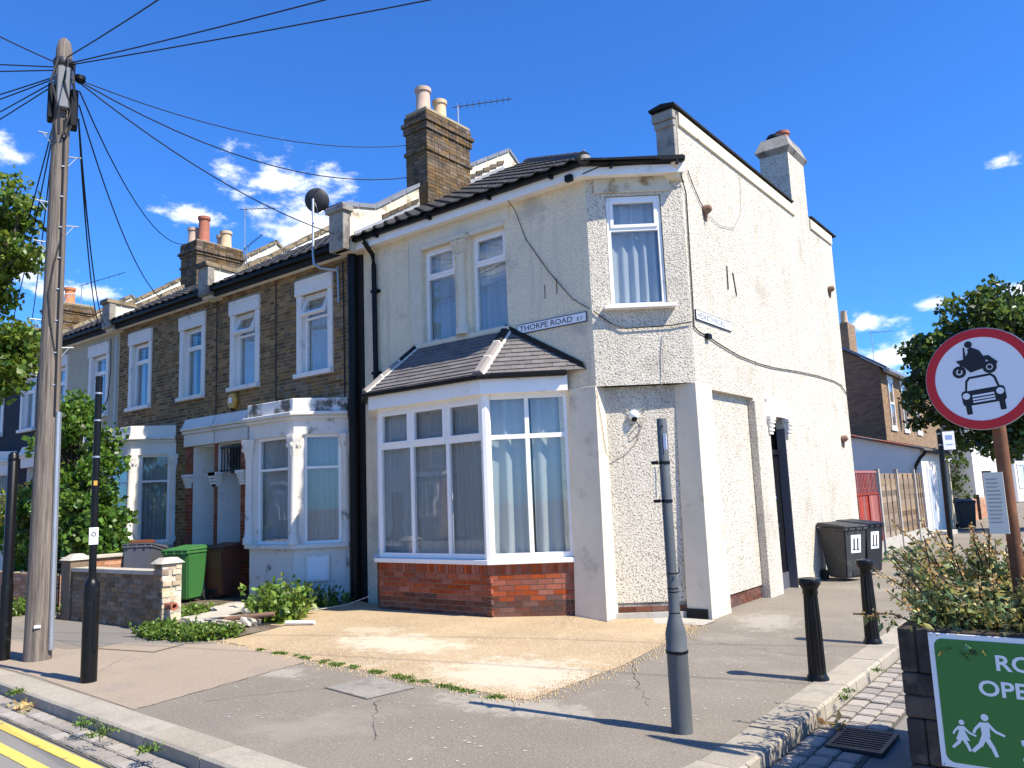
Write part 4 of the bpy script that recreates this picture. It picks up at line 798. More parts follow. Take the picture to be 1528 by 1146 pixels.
    for i in range(4):
        c = Vector((*pts[i], 0)); s_ = 1
        if i in (1, 2): c = c+(frs[i-1].n+frs[i].n)*.01
        else: c = c+frs[0 if i == 0 else 2].n*.02+(Vector((.06, 0, 0)) if i == 0 else Vector((-.06, 0, 0)))
        mb = MB(); mb.lathe([(.11, 1.06), (.11, 1.16), (.085, 1.20), (.072, 1.28), (.066, 2.62), (.08, 2.66)], c, 12); mb.build('column', bm_, root)
        mb = MB(); mb.lathe([(.075, 2.66), (.085, 2.70), (.105, 2.80), (.13, 2.90), (.15, 2.95), (.15, 3.02)], c, 8)
        for k in range(6):
            an = k*math.pi/3; mb.lathe([(.001, -.05), (.03, -.02), (.032, .02), (.001, .05)], c+Vector((.11*math.cos(an), .11*math.sin(an), 2.83)), 6)
        mb.build('capital', bm_, root)
    if fine:
        f3 = frs[2]; mb = MB(); f3.box(mb, .20, .62, 0, .05, .40, .86); mx = mb.build('meter_box', CLEANWHITE, root, .01); mb = MB(); f3.box(mb, .24, .58, .05, .056, .44, .82); mb.build('meter_door', WHITE, mx)
    # porch
    a, b = por; side = MB(); fr.box(side, a-.01, a+.012, -1.0, -.004, -.1, 3.12); fr.box(side, b-.012, b+.01, -1.0, -.004, -.1, 3.12); fr.box(side, a, b, -1.0, -.004, 3.105, 3.14); side.build('porch_lining', CLEANWHITE, root)
    mb = MB(); fr.box(mb, a, b, -1.05, -.97, .0, 3.12); d = mb.build('door', CLEANWHITE, root)
    for (p, q, r_, s_) in ((.10, .38, .35, 1.0), (.48, .76, .35, 1.0), (.10, .38, 1.15, 2.0), (.48, .76, 1.15, 2.0)):
        mb = MB(); fr.box(mb, a+p, a+q, -.97, -.955, r_, s_); mb.build('door_panel', CLEANWHITE, d, .008)
    hx = rect(-.02, 1.22)
    mb = MB(); fr.box(mb, *hx, 0, .07, 3.14, 3.42); mb.build('porch_beam', bm_, root, .01)
    mb = MB(); fr.box(mb, hx[0]-(0 if not flip else 0), hx[1], 0, .12, 3.42, 3.49); fr.box(mb, *hx, 0, .17, 3.49, 3.55); mb.build('porch_cornice', bm_, root, .01)
    mb = MB(); P = fr.pt; mb.hexa([P(hx[0], .13, 3.55), P(hx[1], .13, 3.55), P(hx[1], 0, 3.55), P(hx[0], 0, 3.55)], [P(hx[0], .04, 3.76), P(hx[1], .04, 3.76), P(hx[1], 0, 3.76), P(hx[0], 0, 3.76)]); mb.build('porch_weathering', bm_, root)
    pr = rect(.92, 1.20)
    if kind == 'brick':
        for (q0, q1) in (pr, rect(-.0, .06)):
            for (u0, u1, c, d2) in courses(q0, q1, 0, 3.14, .075, 'stretcher', .01, .215): piece('brick', fr, u0, u1, -.12, .02, c, d2, BRICK_RED, root, .003)
    for uc in (rect(.93, 1.14), rect(-.06, .10)):
        mb = MB(); capital(mb, fr, (uc[0]+uc[1])/2, -.05, 2.22, .24, .30, .14); mb.build('capital', CLEANWHITE, root)
    if fine:
        g = MB(); fr.box(g, a+.02, b-.02, -.06, -.04, 2.52, 2.56); fr.box(g, a+.02, b-.02, -.06, -.04, 3.02, 3.06)
        for i in range(8): u = a+.06+(b-a-.12)*i/7; fr.box(g, u-.008, u+.008, -.058, -.042, 2.56, 3.02)
        for sx in (-1, 1):
            uc = (a+b)/2; g.tube([fr.pt(uc+sx*(.02+.10*math.sin(t*math.pi)), -.05, 2.60+.38*t) for t in [i/10 for i in range(11)]], .008, 5)
            g.tube([fr.pt(uc+sx*(.06+.05*math.cos(t*6.28)), -.05, 2.68+.05*math.sin(t*6.28)) for t in [i/10 for i in range(11)]], .007, 5)
        g.build('iron_grille', BLACKPAINT, root)
        mb = MB(); fr.box(mb, a, b, -.32, -.30, 2.50, 3.10); mb.build('fanlight', mat('dark_fanlight', (.03, .03, .035), .3), root)
    # eaves, gutter, roof, party wall parapet at the left (far) end
    mb = MB(); fr.box(mb, 0, W, 0, .22, 6.36, 6.42); mb.build('soffit', CLEANWHITE, root)
    mb = MB(); fr.box(mb, 0, W, .18, .23, 6.34, 6.52); mb.build('fascia', BLACKEDGE, root)
    mb = MB(); fr.box(mb, 0, W, .23, .34, 6.44, 6.55); mb.build('gutter', BLACKPL, root, .02)
    rf = MB().add([(x0, 9.22, 6.50), (x1, 9.22, 6.50), (x1, 14, 9.33), (x0, 14, 9.33)], [(0, 1, 2, 3)]).add([(x1, 18.3, 6.6), (x0, 18.3, 6.6), (x0, 14, 9.33), (x1, 14, 9.33)], [(0, 1, 2, 3)]).build('roof', PANTILE, root)
    nr = 16; tv = []; tf = []
    co = [0.]*len(PT.vertices)*3; PT.vertices.foreach_get('co', co); pc = np.array(co).reshape(-1, 3); pf = [tuple(p.vertices) for p in PT.polygons]
    sl_ = math.atan2(2.83, 4.78); Rm = np.array([[1, 0, 0], [0, math.cos(sl_), -math.sin(sl_)], [0, math.sin(sl_), math.cos(sl_)]])
    for r_ in range(nr):
        x = x0+.03
        while x+.3 < x1-.25:
            k = len(tv); q = pc @ Rm.T+np.array([x, 9.18+r_*.32*math.cos(sl_), 6.505+r_*.32*math.sin(sl_)+random.uniform(0, .008)]); tv += [tuple(z) for z in q]; tf += [tuple(i+k for i in f) for f in pf]; x += .295
    mt = MB().add(tv, tf, True).build('roof_tiles', PANTILE, rf); mt['kind'] = 'stuff'
    xp = x0; pm = PARAPET
    pw = [(xp-.16, 9.25, 6.3), (xp-.16, 9.25, 7.0), (xp-.16, 9.85, 6.96), (xp-.16, 11.1, 7.72), (xp-.16, 14.12, 9.72), (xp-.16, 18.3, 7.1), (xp-.16, 18.3, 6.3)]
    MB().prism(pw, (.33, 0, 0)).build('party_parapet', pm, root)
    MB().box((xp-.20, 9.16, 6.36), (xp+.20, 9.32, 7.0)).build('parapet_pier', SOOTY, root, .01)
    cpp = [(9.1, 7.0), (9.85, 6.97), (11.1, 7.73), (12.6, 8.72), (14.12, 9.73), (14.6, 9.4)]
    for (y0, z0), (y1, z1) in zip(cpp[:-1], cpp[1:]):
        k = max(1, int(round(math.hypot(y1-y0, z1-z0)/.40)))
        for i in range(k):
            p = lambda t: (y0+(y1-y0)*t, z0+(z1-z0)*t); (ya, za), (yb, zb) = p(i/k), p((i+1)/k-.012); j = random.uniform(0, .02)
            MB().hexa([(xp-.22, ya, za), (xp+.22, ya, za), (xp+.22, yb, zb), (xp-.22, yb, zb)], [(xp-.20, ya, za+.09+j), (xp+.20, ya, za+.09+j), (xp+.20, yb, zb+.09+j), (xp-.20, yb, zb+.09+j)]).build('coping_stone', mat('lichen_coping', (.21, .165, .10), .95, .3, 9, rnd=.2, bump=.6, bs=30, stain=(.07, .058, .045), ss=4, sthr=.56), root)
    MB().hexa([(xp+.172, 9.3, 6.55), (xp+.19, 9.3, 6.55), (xp+.19, 13.9, 9.30), (xp+.172, 13.9, 9.30)], [(xp+.172, 9.3, 6.66), (xp+.19, 9.3, 6.66), (xp+.19, 13.9, 9.41), (xp+.172, 13.9, 9.41)]).build('flashing', WHITE, root)
    if chim: brick_chimney(root, *chim)
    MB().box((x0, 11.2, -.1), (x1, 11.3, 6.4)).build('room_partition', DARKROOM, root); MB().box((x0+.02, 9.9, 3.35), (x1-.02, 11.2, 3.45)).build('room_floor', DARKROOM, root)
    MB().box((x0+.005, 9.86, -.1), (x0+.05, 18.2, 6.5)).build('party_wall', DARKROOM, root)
    return root, fr
cdb = [(8.30, 8.38, .03), (8.62, 8.70, .03), (8.70, 8.80, .07), (8.80, 9.02, .02)]
hB, fB = terrace_house('terraced_house', 'brown brick terraced house with flaking white bay, next to the cream corner house', -15.40, -10.98, 'brick', False, None, True)
hC, fC = terrace_house('terraced_house', 'brown brick terraced house with clean white bay, beyond the yellow alarm box', -19.85, -15.40, 'brick', True, (-19.95, -19.15, 11.2, 12.6, 7.3, 9.02, cdb, [(-19.72, 11.42, .14, .50, BUFFP), (-19.40, 11.55, .15, .78, TERRA), (-19.72, 12.3, .14, .5, BUFFP), (-19.38, 12.22, .15, .52, BUFF)]))
hD, fD = terrace_house('terraced_house', 'grey cream rendered terraced house behind the leafy shrub', -24.30, -19.85, 'cream', False)
hE, fE = terrace_house('terraced_house', 'navy painted terraced house at the far left end', -28.75, -24.30, 'navy', True, (-28.9, -28.1, 11.2, 12.6, 7.3, 9.0, cdb, [(-28.5, 11.9, .17, .62, TERRA2)]))

# ================================================================== SIGNS AND FITTINGS ON WALLS
def plate(label, fr, u0, u1, z0, z1, words, sub, slant=0.0):
    r = thing('street_name_plate', label, 'street sign', fr.pt((u0+u1)/2, .02, z0), 'street name plates')
    mb = MB(); P = fr.pt; mb.hexa([P(u0, .022, z0), P(u1, .022, z0), P(u1, .002, z0), P(u0, .002, z0)], [P(u0, .022, z1), P(u1, .022, z1), P(u1, .002, z1), P(u0, .002, z1)]); mb.build('plate_edge', BLUEBLACK, r)
    flat('plate_face', [[(u0+.014, z0+.012), (u1-.014, z0+.012), (u1-.014, z1-.012), (u0+.014, z1-.012)]], fr, .0245, SIGNWHITE, r)
    w_ = u1-u0; lettering(words, fr, u0+.06, z0+.035, .0265, (z1-z0)-.066, w_*.76, BLUEBLACK, r, .006); lettering(sub, fr, u0+w_*.87, z0+.035, .0265, (z1-z0)*.32, w_*.075, BLUEBLACK, r, .006)
plate('white THORPE ROAD street name plate above the bay roof', FRONT, ux(-7.15), ux(-5.87), 4.225, 4.375, 'THORPE ROAD', 'E.7')
plate('white HESKETH ROAD street name plate on the side wall', SIDE, sy(10.53), sy(11.85), 4.20, 4.35, 'HESKETH ROAD', 'E.7')
al = thing('alarm_box', 'yellow hexagonal burglar alarm box on the brown brick wall', 'alarm', (-14.72, 9.5, 3.85))
mb = MB(); mb.prism([(-14.72+.17*math.cos(R(60*k)), 9.53, 3.99+.19*math.sin(R(60*k))) for k in range(6)], (0, -.09, 0)); mb.build('case', ALARM, al, .02)
fA = Fr((-15, 9.44), (-14, 9.44)); flat('label_print', [[(.20, 3.95), (.31, 3.95), (.31, 4.06), (.20, 4.06)]], fA, .002, SIGNWHITE, al)
mb = MB(); mb.lathe([(.05, 0), (.04, -.05)], (-14.72, 9.48, 3.84), 10); mb.build('strobe', BLACKPL, al)
cam_ = thing('dome_camera', 'small white dome camera with black lens on the recessed splay panel', 'camera', RB.pt(.40, .02, 2.80))
c0 = RB.pt(.40, .0, 2.84); MB().lathe([(.075, 0), (.078, .03), (.065, .065), (.03, .09), (.005, .095)], c0, 16, RB.n).build('housing', WHITE, cam_)
MB().lathe([(.045, 0), (.04, .03), (.01, .05)], c0+RB.n*.045+Vector((0, 0, -.045)), 12, RB.n+Vector((0, 0, -1))).build('lens', BLACKPL, cam_)
def cable(label, pts, r=.008, m=None, sub=1, sag=0, group=None, name='wall_cable', cat='cable'):
    pts = [Vector(p) for p in pts]
    if sag or sub > 1:
        out = []
        for i in range(len(pts)-1):
            for k in range(sub): t = k/sub; out.append(pts[i].lerp(pts[i+1], t)-Vector((0, 0, 4*sag*t*(1-t))))
        pts = out+[pts[-1]]
    o = MB().tube(pts, r, 5).build(name, m or CABLE); return tag(o, label, cat, group)
S_ = lambda y, z, d=.02: SIDE.pt(sy(y), d, z); P_ = SPLAY.pt
cable('thick black cable sagging across the side wall under the HESKETH ROAD plate', [S_(10.43, 4.08), S_(10.6, 4.02), S_(10.92, 3.99), S_(11.4, 3.92), S_(12.05, 3.84), S_(12.8, 3.81), S_(13.57, 3.81), S_(15, 3.88), S_(16.3, 3.92), S_(17.4, 3.92), S_(17.9, 3.88), S_(18.33, 3.70)], .010)
cable('black cable running down the corner edge beside the splay window', [P_(SPLAY.L-.10, .22, 6.42), P_(SPLAY.L-.02, .1, 6.36), S_(10.50, 6.1), S_(10.48, 5.4), S_(10.46, 4.7), S_(10.44, 4.2), S_(10.43, 4.06)], .011)
cable('thin black wire looping to the clay vent high on the side wall', [S_(10.62, 6.52), S_(10.75, 6.35), S_(11.0, 6.12), S_(11.12, 6.06)], .008)
cable('thin grey wire hanging from the parapet near the clay vent', [S_(12.75, 7.3), S_(12.78, 6.9), S_(12.7, 6.4), S_(12.3, 6.02), S_(11.7, 5.92), S_(11.2, 6.0)], .005, mat('grey_cable', (.30, .28, .24), .7, 0))
cable('black wire slanting down the front wall to the THORPE ROAD plate', [(-7.10, 9.35, 6.36), (-7.06, 9.50, 6.2), (-6.9, 9.53, 5.7), (-6.5, 9.53, 5.1), (-6.1, 9.53, 4.6), (-5.82, 9.53, 4.40)], .007)
cable('black cable stapled under the splay window sill', [P_(.02, .02, 4.36), P_(.25, .03, 4.17), P_(.45, .03, 4.08), P_(1.15, .03, 4.10), P_(SPLAY.L, .03, 4.14)], .009)
cable('thin black wire along the splay fascia to the junction box', [P_(-.05, .22, 6.36), P_(.2, .22, 6.46), P_(.8, .22, 6.47), P_(1.35, .22, 6.46)], .008)
cable('grey wire dropping from window to camera recess', [P_(1.02, .03, 4.0), P_(.98, .03, 3.7), P_(.97, .03, 3.4), P_(.95, .03, 3.28), RB.pt(.72, .02, 3.10), RB.pt(.55, .02, 2.95), RB.pt(.42, .02, 2.86)], .006, WCABLE)
cable('pale wire arcing from the left pier to the dome camera', [RB.pt(.10, .02, 3.27), RB.pt(.18, .02, 3.08), RB.pt(.30, .02, 2.92), RB.pt(.38, .02, 2.86)], .006, WCABLE)
cable('tan wire curling below the dome camera', [RB.pt(.45, .02, 2.80), RB.pt(.52, .02, 2.72), RB.pt(.48, .02, 2.60), RB.pt(.35, .02, 2.50), RB.pt(.33, .02, 2.58), RB.pt(.50, .02, 2.74), RB.pt(.45, .02, 2.5), RB.pt(.30, .02, 2.33), RB.pt(.05, .02, 2.20), (-5.77, 9.7, 2.3), (-5.77, 9.6, 2.8), (-5.77, 9.52, 3.2)], .006, mat('tan_cable', (.33, .27, .21), .7, 0))
jb = MB().box((-5.98, 9.28, 6.30), (-5.86, 9.36, 6.40)).build('junction_box', BLACKPL, bevel=.01); tag(jb, 'small black junction box on the white fascia at the splay corner', 'junction box')
jb = MB(); SIDE.box(jb, sy(10.82), sy(10.95), .0, .07, 3.95, 4.03); jb = jb.build('junction_box', BLACKPL, bevel=.01); tag(jb, 'black cable clamp box below the HESKETH ROAD plate', 'junction box')
cable('black cable running vertically down between the two brick houses', [(-15.42, 9.52, 6.3), (-15.42, 9.525, 5), (-15.42, 9.525, 3.8)], .011)
cable('black cable down the brown brick wall beside the open window', [(-13.28, 9.52, 6.3), (-13.28, 9.525, 5), (-13.28, 9.525, 3.75)], .011)
cable('black cable down the brickwork beside the black soil pipe', [(-11.20, 9.52, 6.3), (-11.18, 9.525, 4), (-11.16, 9.52, .6)], .012)
cable('grey conduit on brickwork below the satellite dish pole', [(-11.32, 9.5, 6.2), (-11.30, 9.5, 5.5)], .02, METAL)
cable('black wire looping down the grey cream rendered wall', [(-20.25, 9.5, 6.2), (-20.2, 9.5, 5.4), (-20.3, 9.5, 4.7), (-20.6, 9.5, 4.3), (-21.2, 9.45, 4.2)], .012)
cable('grey downpipe cable at the edge of the rendered house', [(-19.95, 9.5, 6.2), (-19.93, 9.5, 3.8)], .015, METAL)

# roof furniture
def aerial(label, base, h, boom, n, el=.16, tilt=0.06, mast=True):
    r = thing('tv_aerial', label, 'aerial', base); b = Vector(base)
    if mast: MB().tube([b, b+Vector((0, 0, h))], .018, 6).build('mast', METAL, r)
    d = Vector(boom); L = d.length; d.normalize(); o = b+Vector((0, 0, h)); MB().tube([o-d*.12, o+d*L], .012, 5).build('boom', DARKMETAL, r)
    e = Vector((-d.y, d.x, 0)).normalized(); mb = MB()
    for k in range(n): c = o+d*(L*(k+.5)/n); q = Vector((0, 0, 1)) if tilt else e; mb.tube([c-q*el*.5, c+q*el*.5], .006, 4)
    mb.build('elements', DARKMETAL, r); mb = MB(); mb.tube([o+e*.1+Vector((0, 0, .12)), o+d*.05, o+e*.1-Vector((0, 0, .12))], .008, 4); mb.build('reflector', METAL, r); return r
aerial('long yagi TV aerial on the brick chimney of the corner house', (-10.55, 12.25, 9.70), .55, (.62, 1.15, .42), 9, .16)
aerial('tall TV aerial on a mast behind the four pot chimney', (-19.2, 12.7, 8.2), 2.1, (.75, .5, -.02), 8, .3, 0)
aerial('small TV aerial low beside the four pot chimney', (-19.12, 12.72, 8.2), .95, (.4, .25, .35), 6, .25, 0)
aerial('thin TV aerial beside the orange pot of the far left chimney', (-28.3, 12.2, 9.0), .75, (1.9, .6, .2), 4, .12)
ds = thing('satellite_dish', 'dark grey satellite dish on a white pole above the brick house gutter', 'satellite dish', (-11.54, 9.12, 6.2))
MB().tube([(-11.10, 9.30, 6.05), (-11.35, 9.12, 6.10), (-11.52, 9.10, 6.22), (-11.54, 9.10, 6.40), (-11.54, 9.10, 7.50)], .025, 8).build('pole', METAL, ds)
dn = Vector((-.55, .70, .30)).normalized(); dc = Vector((-11.55, 9.20, 7.50))
MB().lathe([(.005, -.062), (.08, -.056), (.155, -.037), (.21, -.008), (.23, .008), (.236, .010), (.23, .0), (.155, -.045), (.08, -.064), (.005, -.07)], dc, 24, dn).build('reflector', mat('dish_grey', (.035, .037, .04), .55, .05, spec=.25), ds)
MB().tube([dc+Vector((0, -.05, -.05)), dc+Vector((.05, -.0, -.28)), dc+dn*.30+Vector((.22, 0, -.20))], .014, 6).build('arm', METAL, ds); MB().lathe([(.03, -.05), (.045, .0), (.045, .06), (.02, .07)], dc+dn*.32+Vector((.22, 0, -.19)), 10, -dn).build('receiver', BLACKPL, ds)

# ================================================================== TELEGRAPH POLE AND WIRES
tp = thing('telegraph_pole', 'weathered grey timber telegraph pole with black boxes at its top', 'pole', (-10.78, 4.3, 0))
pm = bpy.data.materials.new('pole_timber_grain'); pm.use_nodes = True; t = pm.node_tree; b = t.nodes['Principled BSDF']; b.inputs['Roughness'].default_value = .9
g = N(t, 'ShaderNodeNewGeometry'); mp = N(t, 'ShaderNodeMapping'); mp.inputs['Scale'].default_value = (26, 26, .9); wire(t, g.outputs['Position'], mp.inputs[0]); nz = N(t, 'ShaderNodeTexNoise'); nz.inputs['Scale'].default_value = 1.6; nz.inputs['Detail'].default_value = 7; nz.inputs['Roughness'].default_value = .7; wire(t, mp.outputs[0], nz.inputs['Vector'])
rp = N(t, 'ShaderNodeValToRGB'); rp.color_ramp.elements[0].position = .3; rp.color_ramp.elements[0].color = (.045, .035, .027, 1); rp.color_ramp.elements[1].position = .68; rp.color_ramp.elements[1].color = (.25, .205, .165, 1); wire(t, nz.outputs[0], rp.inputs[0]); wire(t, rp.outputs[0], b.inputs['Base Color'])
bp_ = N(t, 'ShaderNodeBump'); bp_.inputs['Strength'].default_value = .6; bp_.inputs['Distance'].default_value = .02; wire(t, nz.outputs[0], bp_.inputs['Height']); wire(t, bp_.outputs[0], b.inputs['Normal'])
px_, py_ = -10.78, 4.3
MB().lathe([(.160, -.1), (.152, .3), (.130, 3), (.108, 6), (.102, 7.9), (.098, 8.05), (.075, 8.17), (.03, 8.22)], (px_, py_, 0), 20).build('shaft', pm, tp)
view = Vector((-px_, -py_, 0)).normalized(); side_ = Vector((view.y, -view.x, 0))       # side_ points to the left in the photo
def on_pole(a, z, r): d = view*math.cos(a)+side_*math.sin(a); return Vector((px_, py_, z))+d*r
FV = Fr((px_, py_), (px_-view.y, py_+view.x))      # faces the camera side; +u is right in the photo
for (u0, u1, d0, d1, z0, z1, m_) in ((-.07, .08, .105, .20, 7.13, 7.72, mat('grey_cable_box', (.16, .165, .17), .5, .1)), (.095, .19, -.06, .14, 6.92, 7.45, BLACKPL), (-.17, -.10, -.10, .10, 7.0, 7.5, BLACKPL)):
    mb = MB(); FV.box(mb, u0, u1, d0, d1, z0, z1); mb.build('cable_box', m_, tp, .015)
MB().lathe([(.118, 0), (.128, .02), (.128, .08), (.118, .10)], (px_, py_, 7.80), 16).build('collar', DARKMETAL, tp)
MB().lathe([(.04, 0), (.07, .03), (.07, .09), (.03, .11)], FV.pt(.20, .05, 7.60), 12).build('insulator', BLACKPL, tp); MB().tube([FV.pt(.08, .03, 7.62), FV.pt(.2, .05, 7.64)], .014, 6).build('insulator_arm', DARKMETAL, tp)
for k in range(7):
    a = random.uniform(-1, 1); MB().tube([on_pole(a, 7.86, .16), on_pole(a+.3, 7.5, .22), on_pole(a-.2, 7.1, .20), on_pole(a*.4, 6.75, .165)], .014, 5).build('cable_loop', CABLE, tp)
MB().tube([on_pole(-.35, 7.0, .108), on_pole(-.5, 5, .118), on_pole(-.55, 3, .132)], .016, 6).build('riser_cable', CABLE, tp)
MB().tube([on_pole(-.55, 5.4, .118), on_pole(.1, 5.0, .120), on_pole(.5, 4.6, .122), on_pole(.2, 4.2, .125), on_pole(-.5, 3.7, .129)], .012, 5).build('loose_cable', CABLE, tp)
MB().tube([on_pole(-.85, 3.05, .155), on_pole(-.9, .12, .18)], .035, 8).build('cable_guard', METAL, tp)
for z, s_ in ((6.80, 1), (6.52, -1), (5.85, 1), (5.55, -1), (5.30, 1), (4.62, -1), (4.25, 1), (3.9, -1)):
    r_ = .125; a = on_pole(s_*1.45, z, r_-.02); e = a+side_*s_*.15+Vector((0, 0, .01)); mb = MB(); mb.tube([a, e], .009, 6); mb.tube([e-side_*s_*.05, a-Vector((0, 0, .13))], .006, 5); mb.build('climbing_step', METAL, tp)
for k in range(9): z = 6.75-k*.42; mb = MB(); FV.box(mb, .03, .06, .08, .126, z, z+.014); mb.build('cable_clip', METAL, tp)
mb = MB(); FV.box(mb, -.05, .02, .14, .172, .40, .43); mb.build('id_tag', SIGNWHITE, tp)
def wire_(label, a, b, sag, r=.011): cable(label, [a, b], r, CABLE, 14, sag, 'overhead wires from the telegraph pole', 'overhead_wire', 'wire')
top = Vector((px_, py_, 7.7))
rx = FV.u*.2
for label, b_, sag, z, r in (
    ('highest overhead wire running to the corner house chimney', (-10.95, 11.04, 9.06), .35, 7.66, .008), ('overhead wire running to the base of the corner house chimney', (-10.98, 11.08, 8.38), .5, 7.64, .010), ('overhead wire passing the satellite dish to the corner house eaves', (-10.85, 9.15, 6.62), .25, 7.62, .010),
    ('overhead wire down to the four pot chimney', (-19.5, 11.2, 9.0), .7, 7.5, .010), ('overhead wire down to the brick house eaves right of the parapet', (-17.27, 9.3, 6.62), .5, 7.3, .010), ('overhead wire down to the rendered house eaves', (-20.15, 9.3, 6.5), .6, 7.1, .012), ('second overhead wire down to the rendered house eaves', (-20.4, 9.3, 6.5), .65, 7.1, .012)):
    wire_(label, top+rx+Vector((0, 0, z-7.7)), b_, sag, r)
for i, (b_, z) in enumerate((((-27.26, 9.4, 6.5), 7.0), ((-28.9, 9.4, 6.5), 7.1), ((-25.25, 9.4, 6.5), 6.9), ((-23.2, 9.4, 6.5), 6.9), ((-24.2, 9.4, 6.5), 6.9))):
    wire_(('overhead wire down to the far left house, %s of five left of the pole' % ['second', 'outermost', 'third', 'innermost', 'fourth'][i]), top+Vector((-.22, 0, z-7.7)), b_, .45, .010)
dirs = [((-10.23, 2.5, 7.98), 'overhead wire rising to the upper left edge of the picture', 7.82, 3), ((-12.85, 2.98, 8.29), 'nearly level overhead wire leaving to the left, topmost', 7.80, 6), ((-12.87, 2.99, 8.10), 'nearly level overhead wire leaving to the left, second', 7.76, 6),
        ((-14.11, 3.32, 7.95), 'overhead wire leaving to the left, third of the fan', 7.70, 4), ((-14.13, 3.34, 7.80), 'overhead wire leaving to the left, fourth of the fan', 7.68, 4), ((-15.34, 3.64, 7.75), 'overhead wire leaving to the left, fifth of the fan', 7.66, 4), ((-15.37, 3.66, 7.5), 'lowest overhead wire leaving to the left', 7.62, 4),
        ((-4.93, 3.58, 6.83), 'overhead wire rising steeply to the top edge of the picture', 7.92, 3), ((-4.28, 5.86, 7.51), 'left of the pair of overhead wires crossing the sky to the top edge', 7.84, 3), ((-3.76, 6.87, 7.65), 'right of the pair of overhead wires crossing the sky to the top edge', 7.82, 3)]
for q, label, z, ext in dirs:
    a = top+Vector((0, 0, z-7.7)); d = Vector(q)-a; wire_(label, a, a+d*ext, .25 if ext == 6 else .3, .009)

# ================================================================== POSTS, BOLLARDS
bp2 = thing('sign_post', 'tall black post with white sticker standing before the garden wall', 'post', (-8.83, 4.03, 0))
MB().lathe([(.080, -.05), (.080, .98), (.075, 1.02), (.05, 1.06), (.038, 1.07), (.036, 3.20), (.039, 3.24), (.03, 3.25)], (-8.83, 4.03, 0), 18).build('shaft', BLACKPAINT, bp2)
for z in (3.05, 2.75, 2.35): MB().lathe([(.041, 0), (.041, .018)], (-8.83, 4.03, z), 14).build('clamp_band', METAL, bp2)
pv_ = Vector((8.83, -4.03, 0)).normalized(); fP = Fr((-8.83+pv_.x*.038, 4.03+pv_.y*.038), (-8.83+pv_.x*.038+pv_.y*-.1, 4.03+pv_.y*.038+pv_.x*.1))
mb = MB(); fP.box(mb, -.045, .045, -.01, .004, 1.42, 1.60); st = mb.build('sticker', SIGNWHITE, bp2, .002); flat('sticker_mark', ring(0, 1.53, .015, .024, 14), fP, .0065, SIGNBLACK, st)
mb = MB(); fP.box(mb, -.018, .018, 0, .003, 2.05, 2.10); mb.build('yellow_label', ALARM, bp2)
mb = MB(); fP.box(mb, .02, .06, .0, .045, .32, .86); mb.build('access_door', BLACKPAINT, bp2, .006)
b3 = thing('sign_post', 'plain black post at the left edge of the picture', 'post', (-11.2, 4.08, 0)); MB().lathe([(.07, -.05), (.07, .9), (.062, .94), (.06, 2.53), (.03, 2.57)], (-11.2, 4.08, 0), 16).build('shaft', BLACKPAINT, b3); MB().lathe([(.066, 0), (.066, .03)], (-11.2, 4.08, 2.46), 14).build('cap_band', BLACKPAINT, b3)
gp = thing('lamp_post_stump', 'cut down grey metal post with thick base on the corner pavement', 'post', (-2.76, 5.49, 0))
MB().lathe([(.078, -.05), (.078, .55), (.081, .56), (.081, .585), (.078, .59), (.078, .70), (.052, .80), (.043, .84), (.040, 1.0), (.039, 2.29), (.035, 2.30)], (-2.76, 5.49, 0), 20).build('shaft', GREYPAINT, gp)
MB().lathe([(.043, 0), (.045, .01)], (-2.76, 5.49, .84), 14).build('joint_ring', BLACKPAINT, gp)
for z in (1.95, 1.66): mb = MB(); mb.lathe([(.044, 0), (.044, .022)], (-2.76, 5.49, z), 14); mb.box((-2.83, 5.41, z), (-2.79, 5.45, z+.025)); mb.build('clamp_band', BLACKPAINT, gp)
MB().tube([(-2.825, 5.46, 1.93), (-2.83, 5.455, 1.7)], .004, 4).build('sign_edge', METAL, gp)
for z in (1.13, 1.02, .995): MB().lathe([(.042, 0), (.0425, .008)], (-2.76, 5.49, z), 12).build('cable_tie', BLACKPL, gp)
MB().tube([(-2.71, 5.47, 1.13), (-2.68, 5.46, 1.15), (-2.685, 5.46, 1.18)], .004, 4).build('cable_tie_tail', BLACKPL, gp)
MB().lathe([(.0805, 0), (.084, .004), (.084, .02), (.0805, .024)], (-2.76, 5.49, .557), 20).build('band', BLACKPL, gp)
pd = Vector((2.76, -5.49, 0)).normalized(); MB().box((-2.738, 5.452, 2.06), (-2.712, 5.458, 2.18)).build('sticker', SIGNWHITE, gp); MB().lathe([(.008, 0), (.008, .01)], (-2.76+pd.x*.036, 5.49+pd.y*.036, 2.24), 8, pd).build('bolt_hole', SIGNBLACK, gp)
def bollard(label, x, y):
    r = thing('bollard', label, 'bollard', (x, y, 0), 'fluted black bollards on the corner')
    MB().lathe([(.078, .05), (.072, .45), (.062, .76)], (x, y, 0), 28, None, .09).build('fluted_shaft', BLACKPAINT, r)
    MB().lathe([(.098, -.03), (.098, .02), (.085, .045), (.079, .06)], (x, y, 0), 24).build('foot', BLACKPAINT, r)
    MB().lathe([(.062, .75), (.07, .77), (.066, .80), (.085, .83), (.098, .85), (.098, .885), (.09, .90), (.02, .91)], (x, y, 0), 24).build('cap', BLACKPAINT, r)
bollard('nearer fluted black bollard, halfway along the side pavement', -2.39, 7.5); bollard('farther fluted black bollard in front of the grey wheelie bins', -2.38, 9.44)

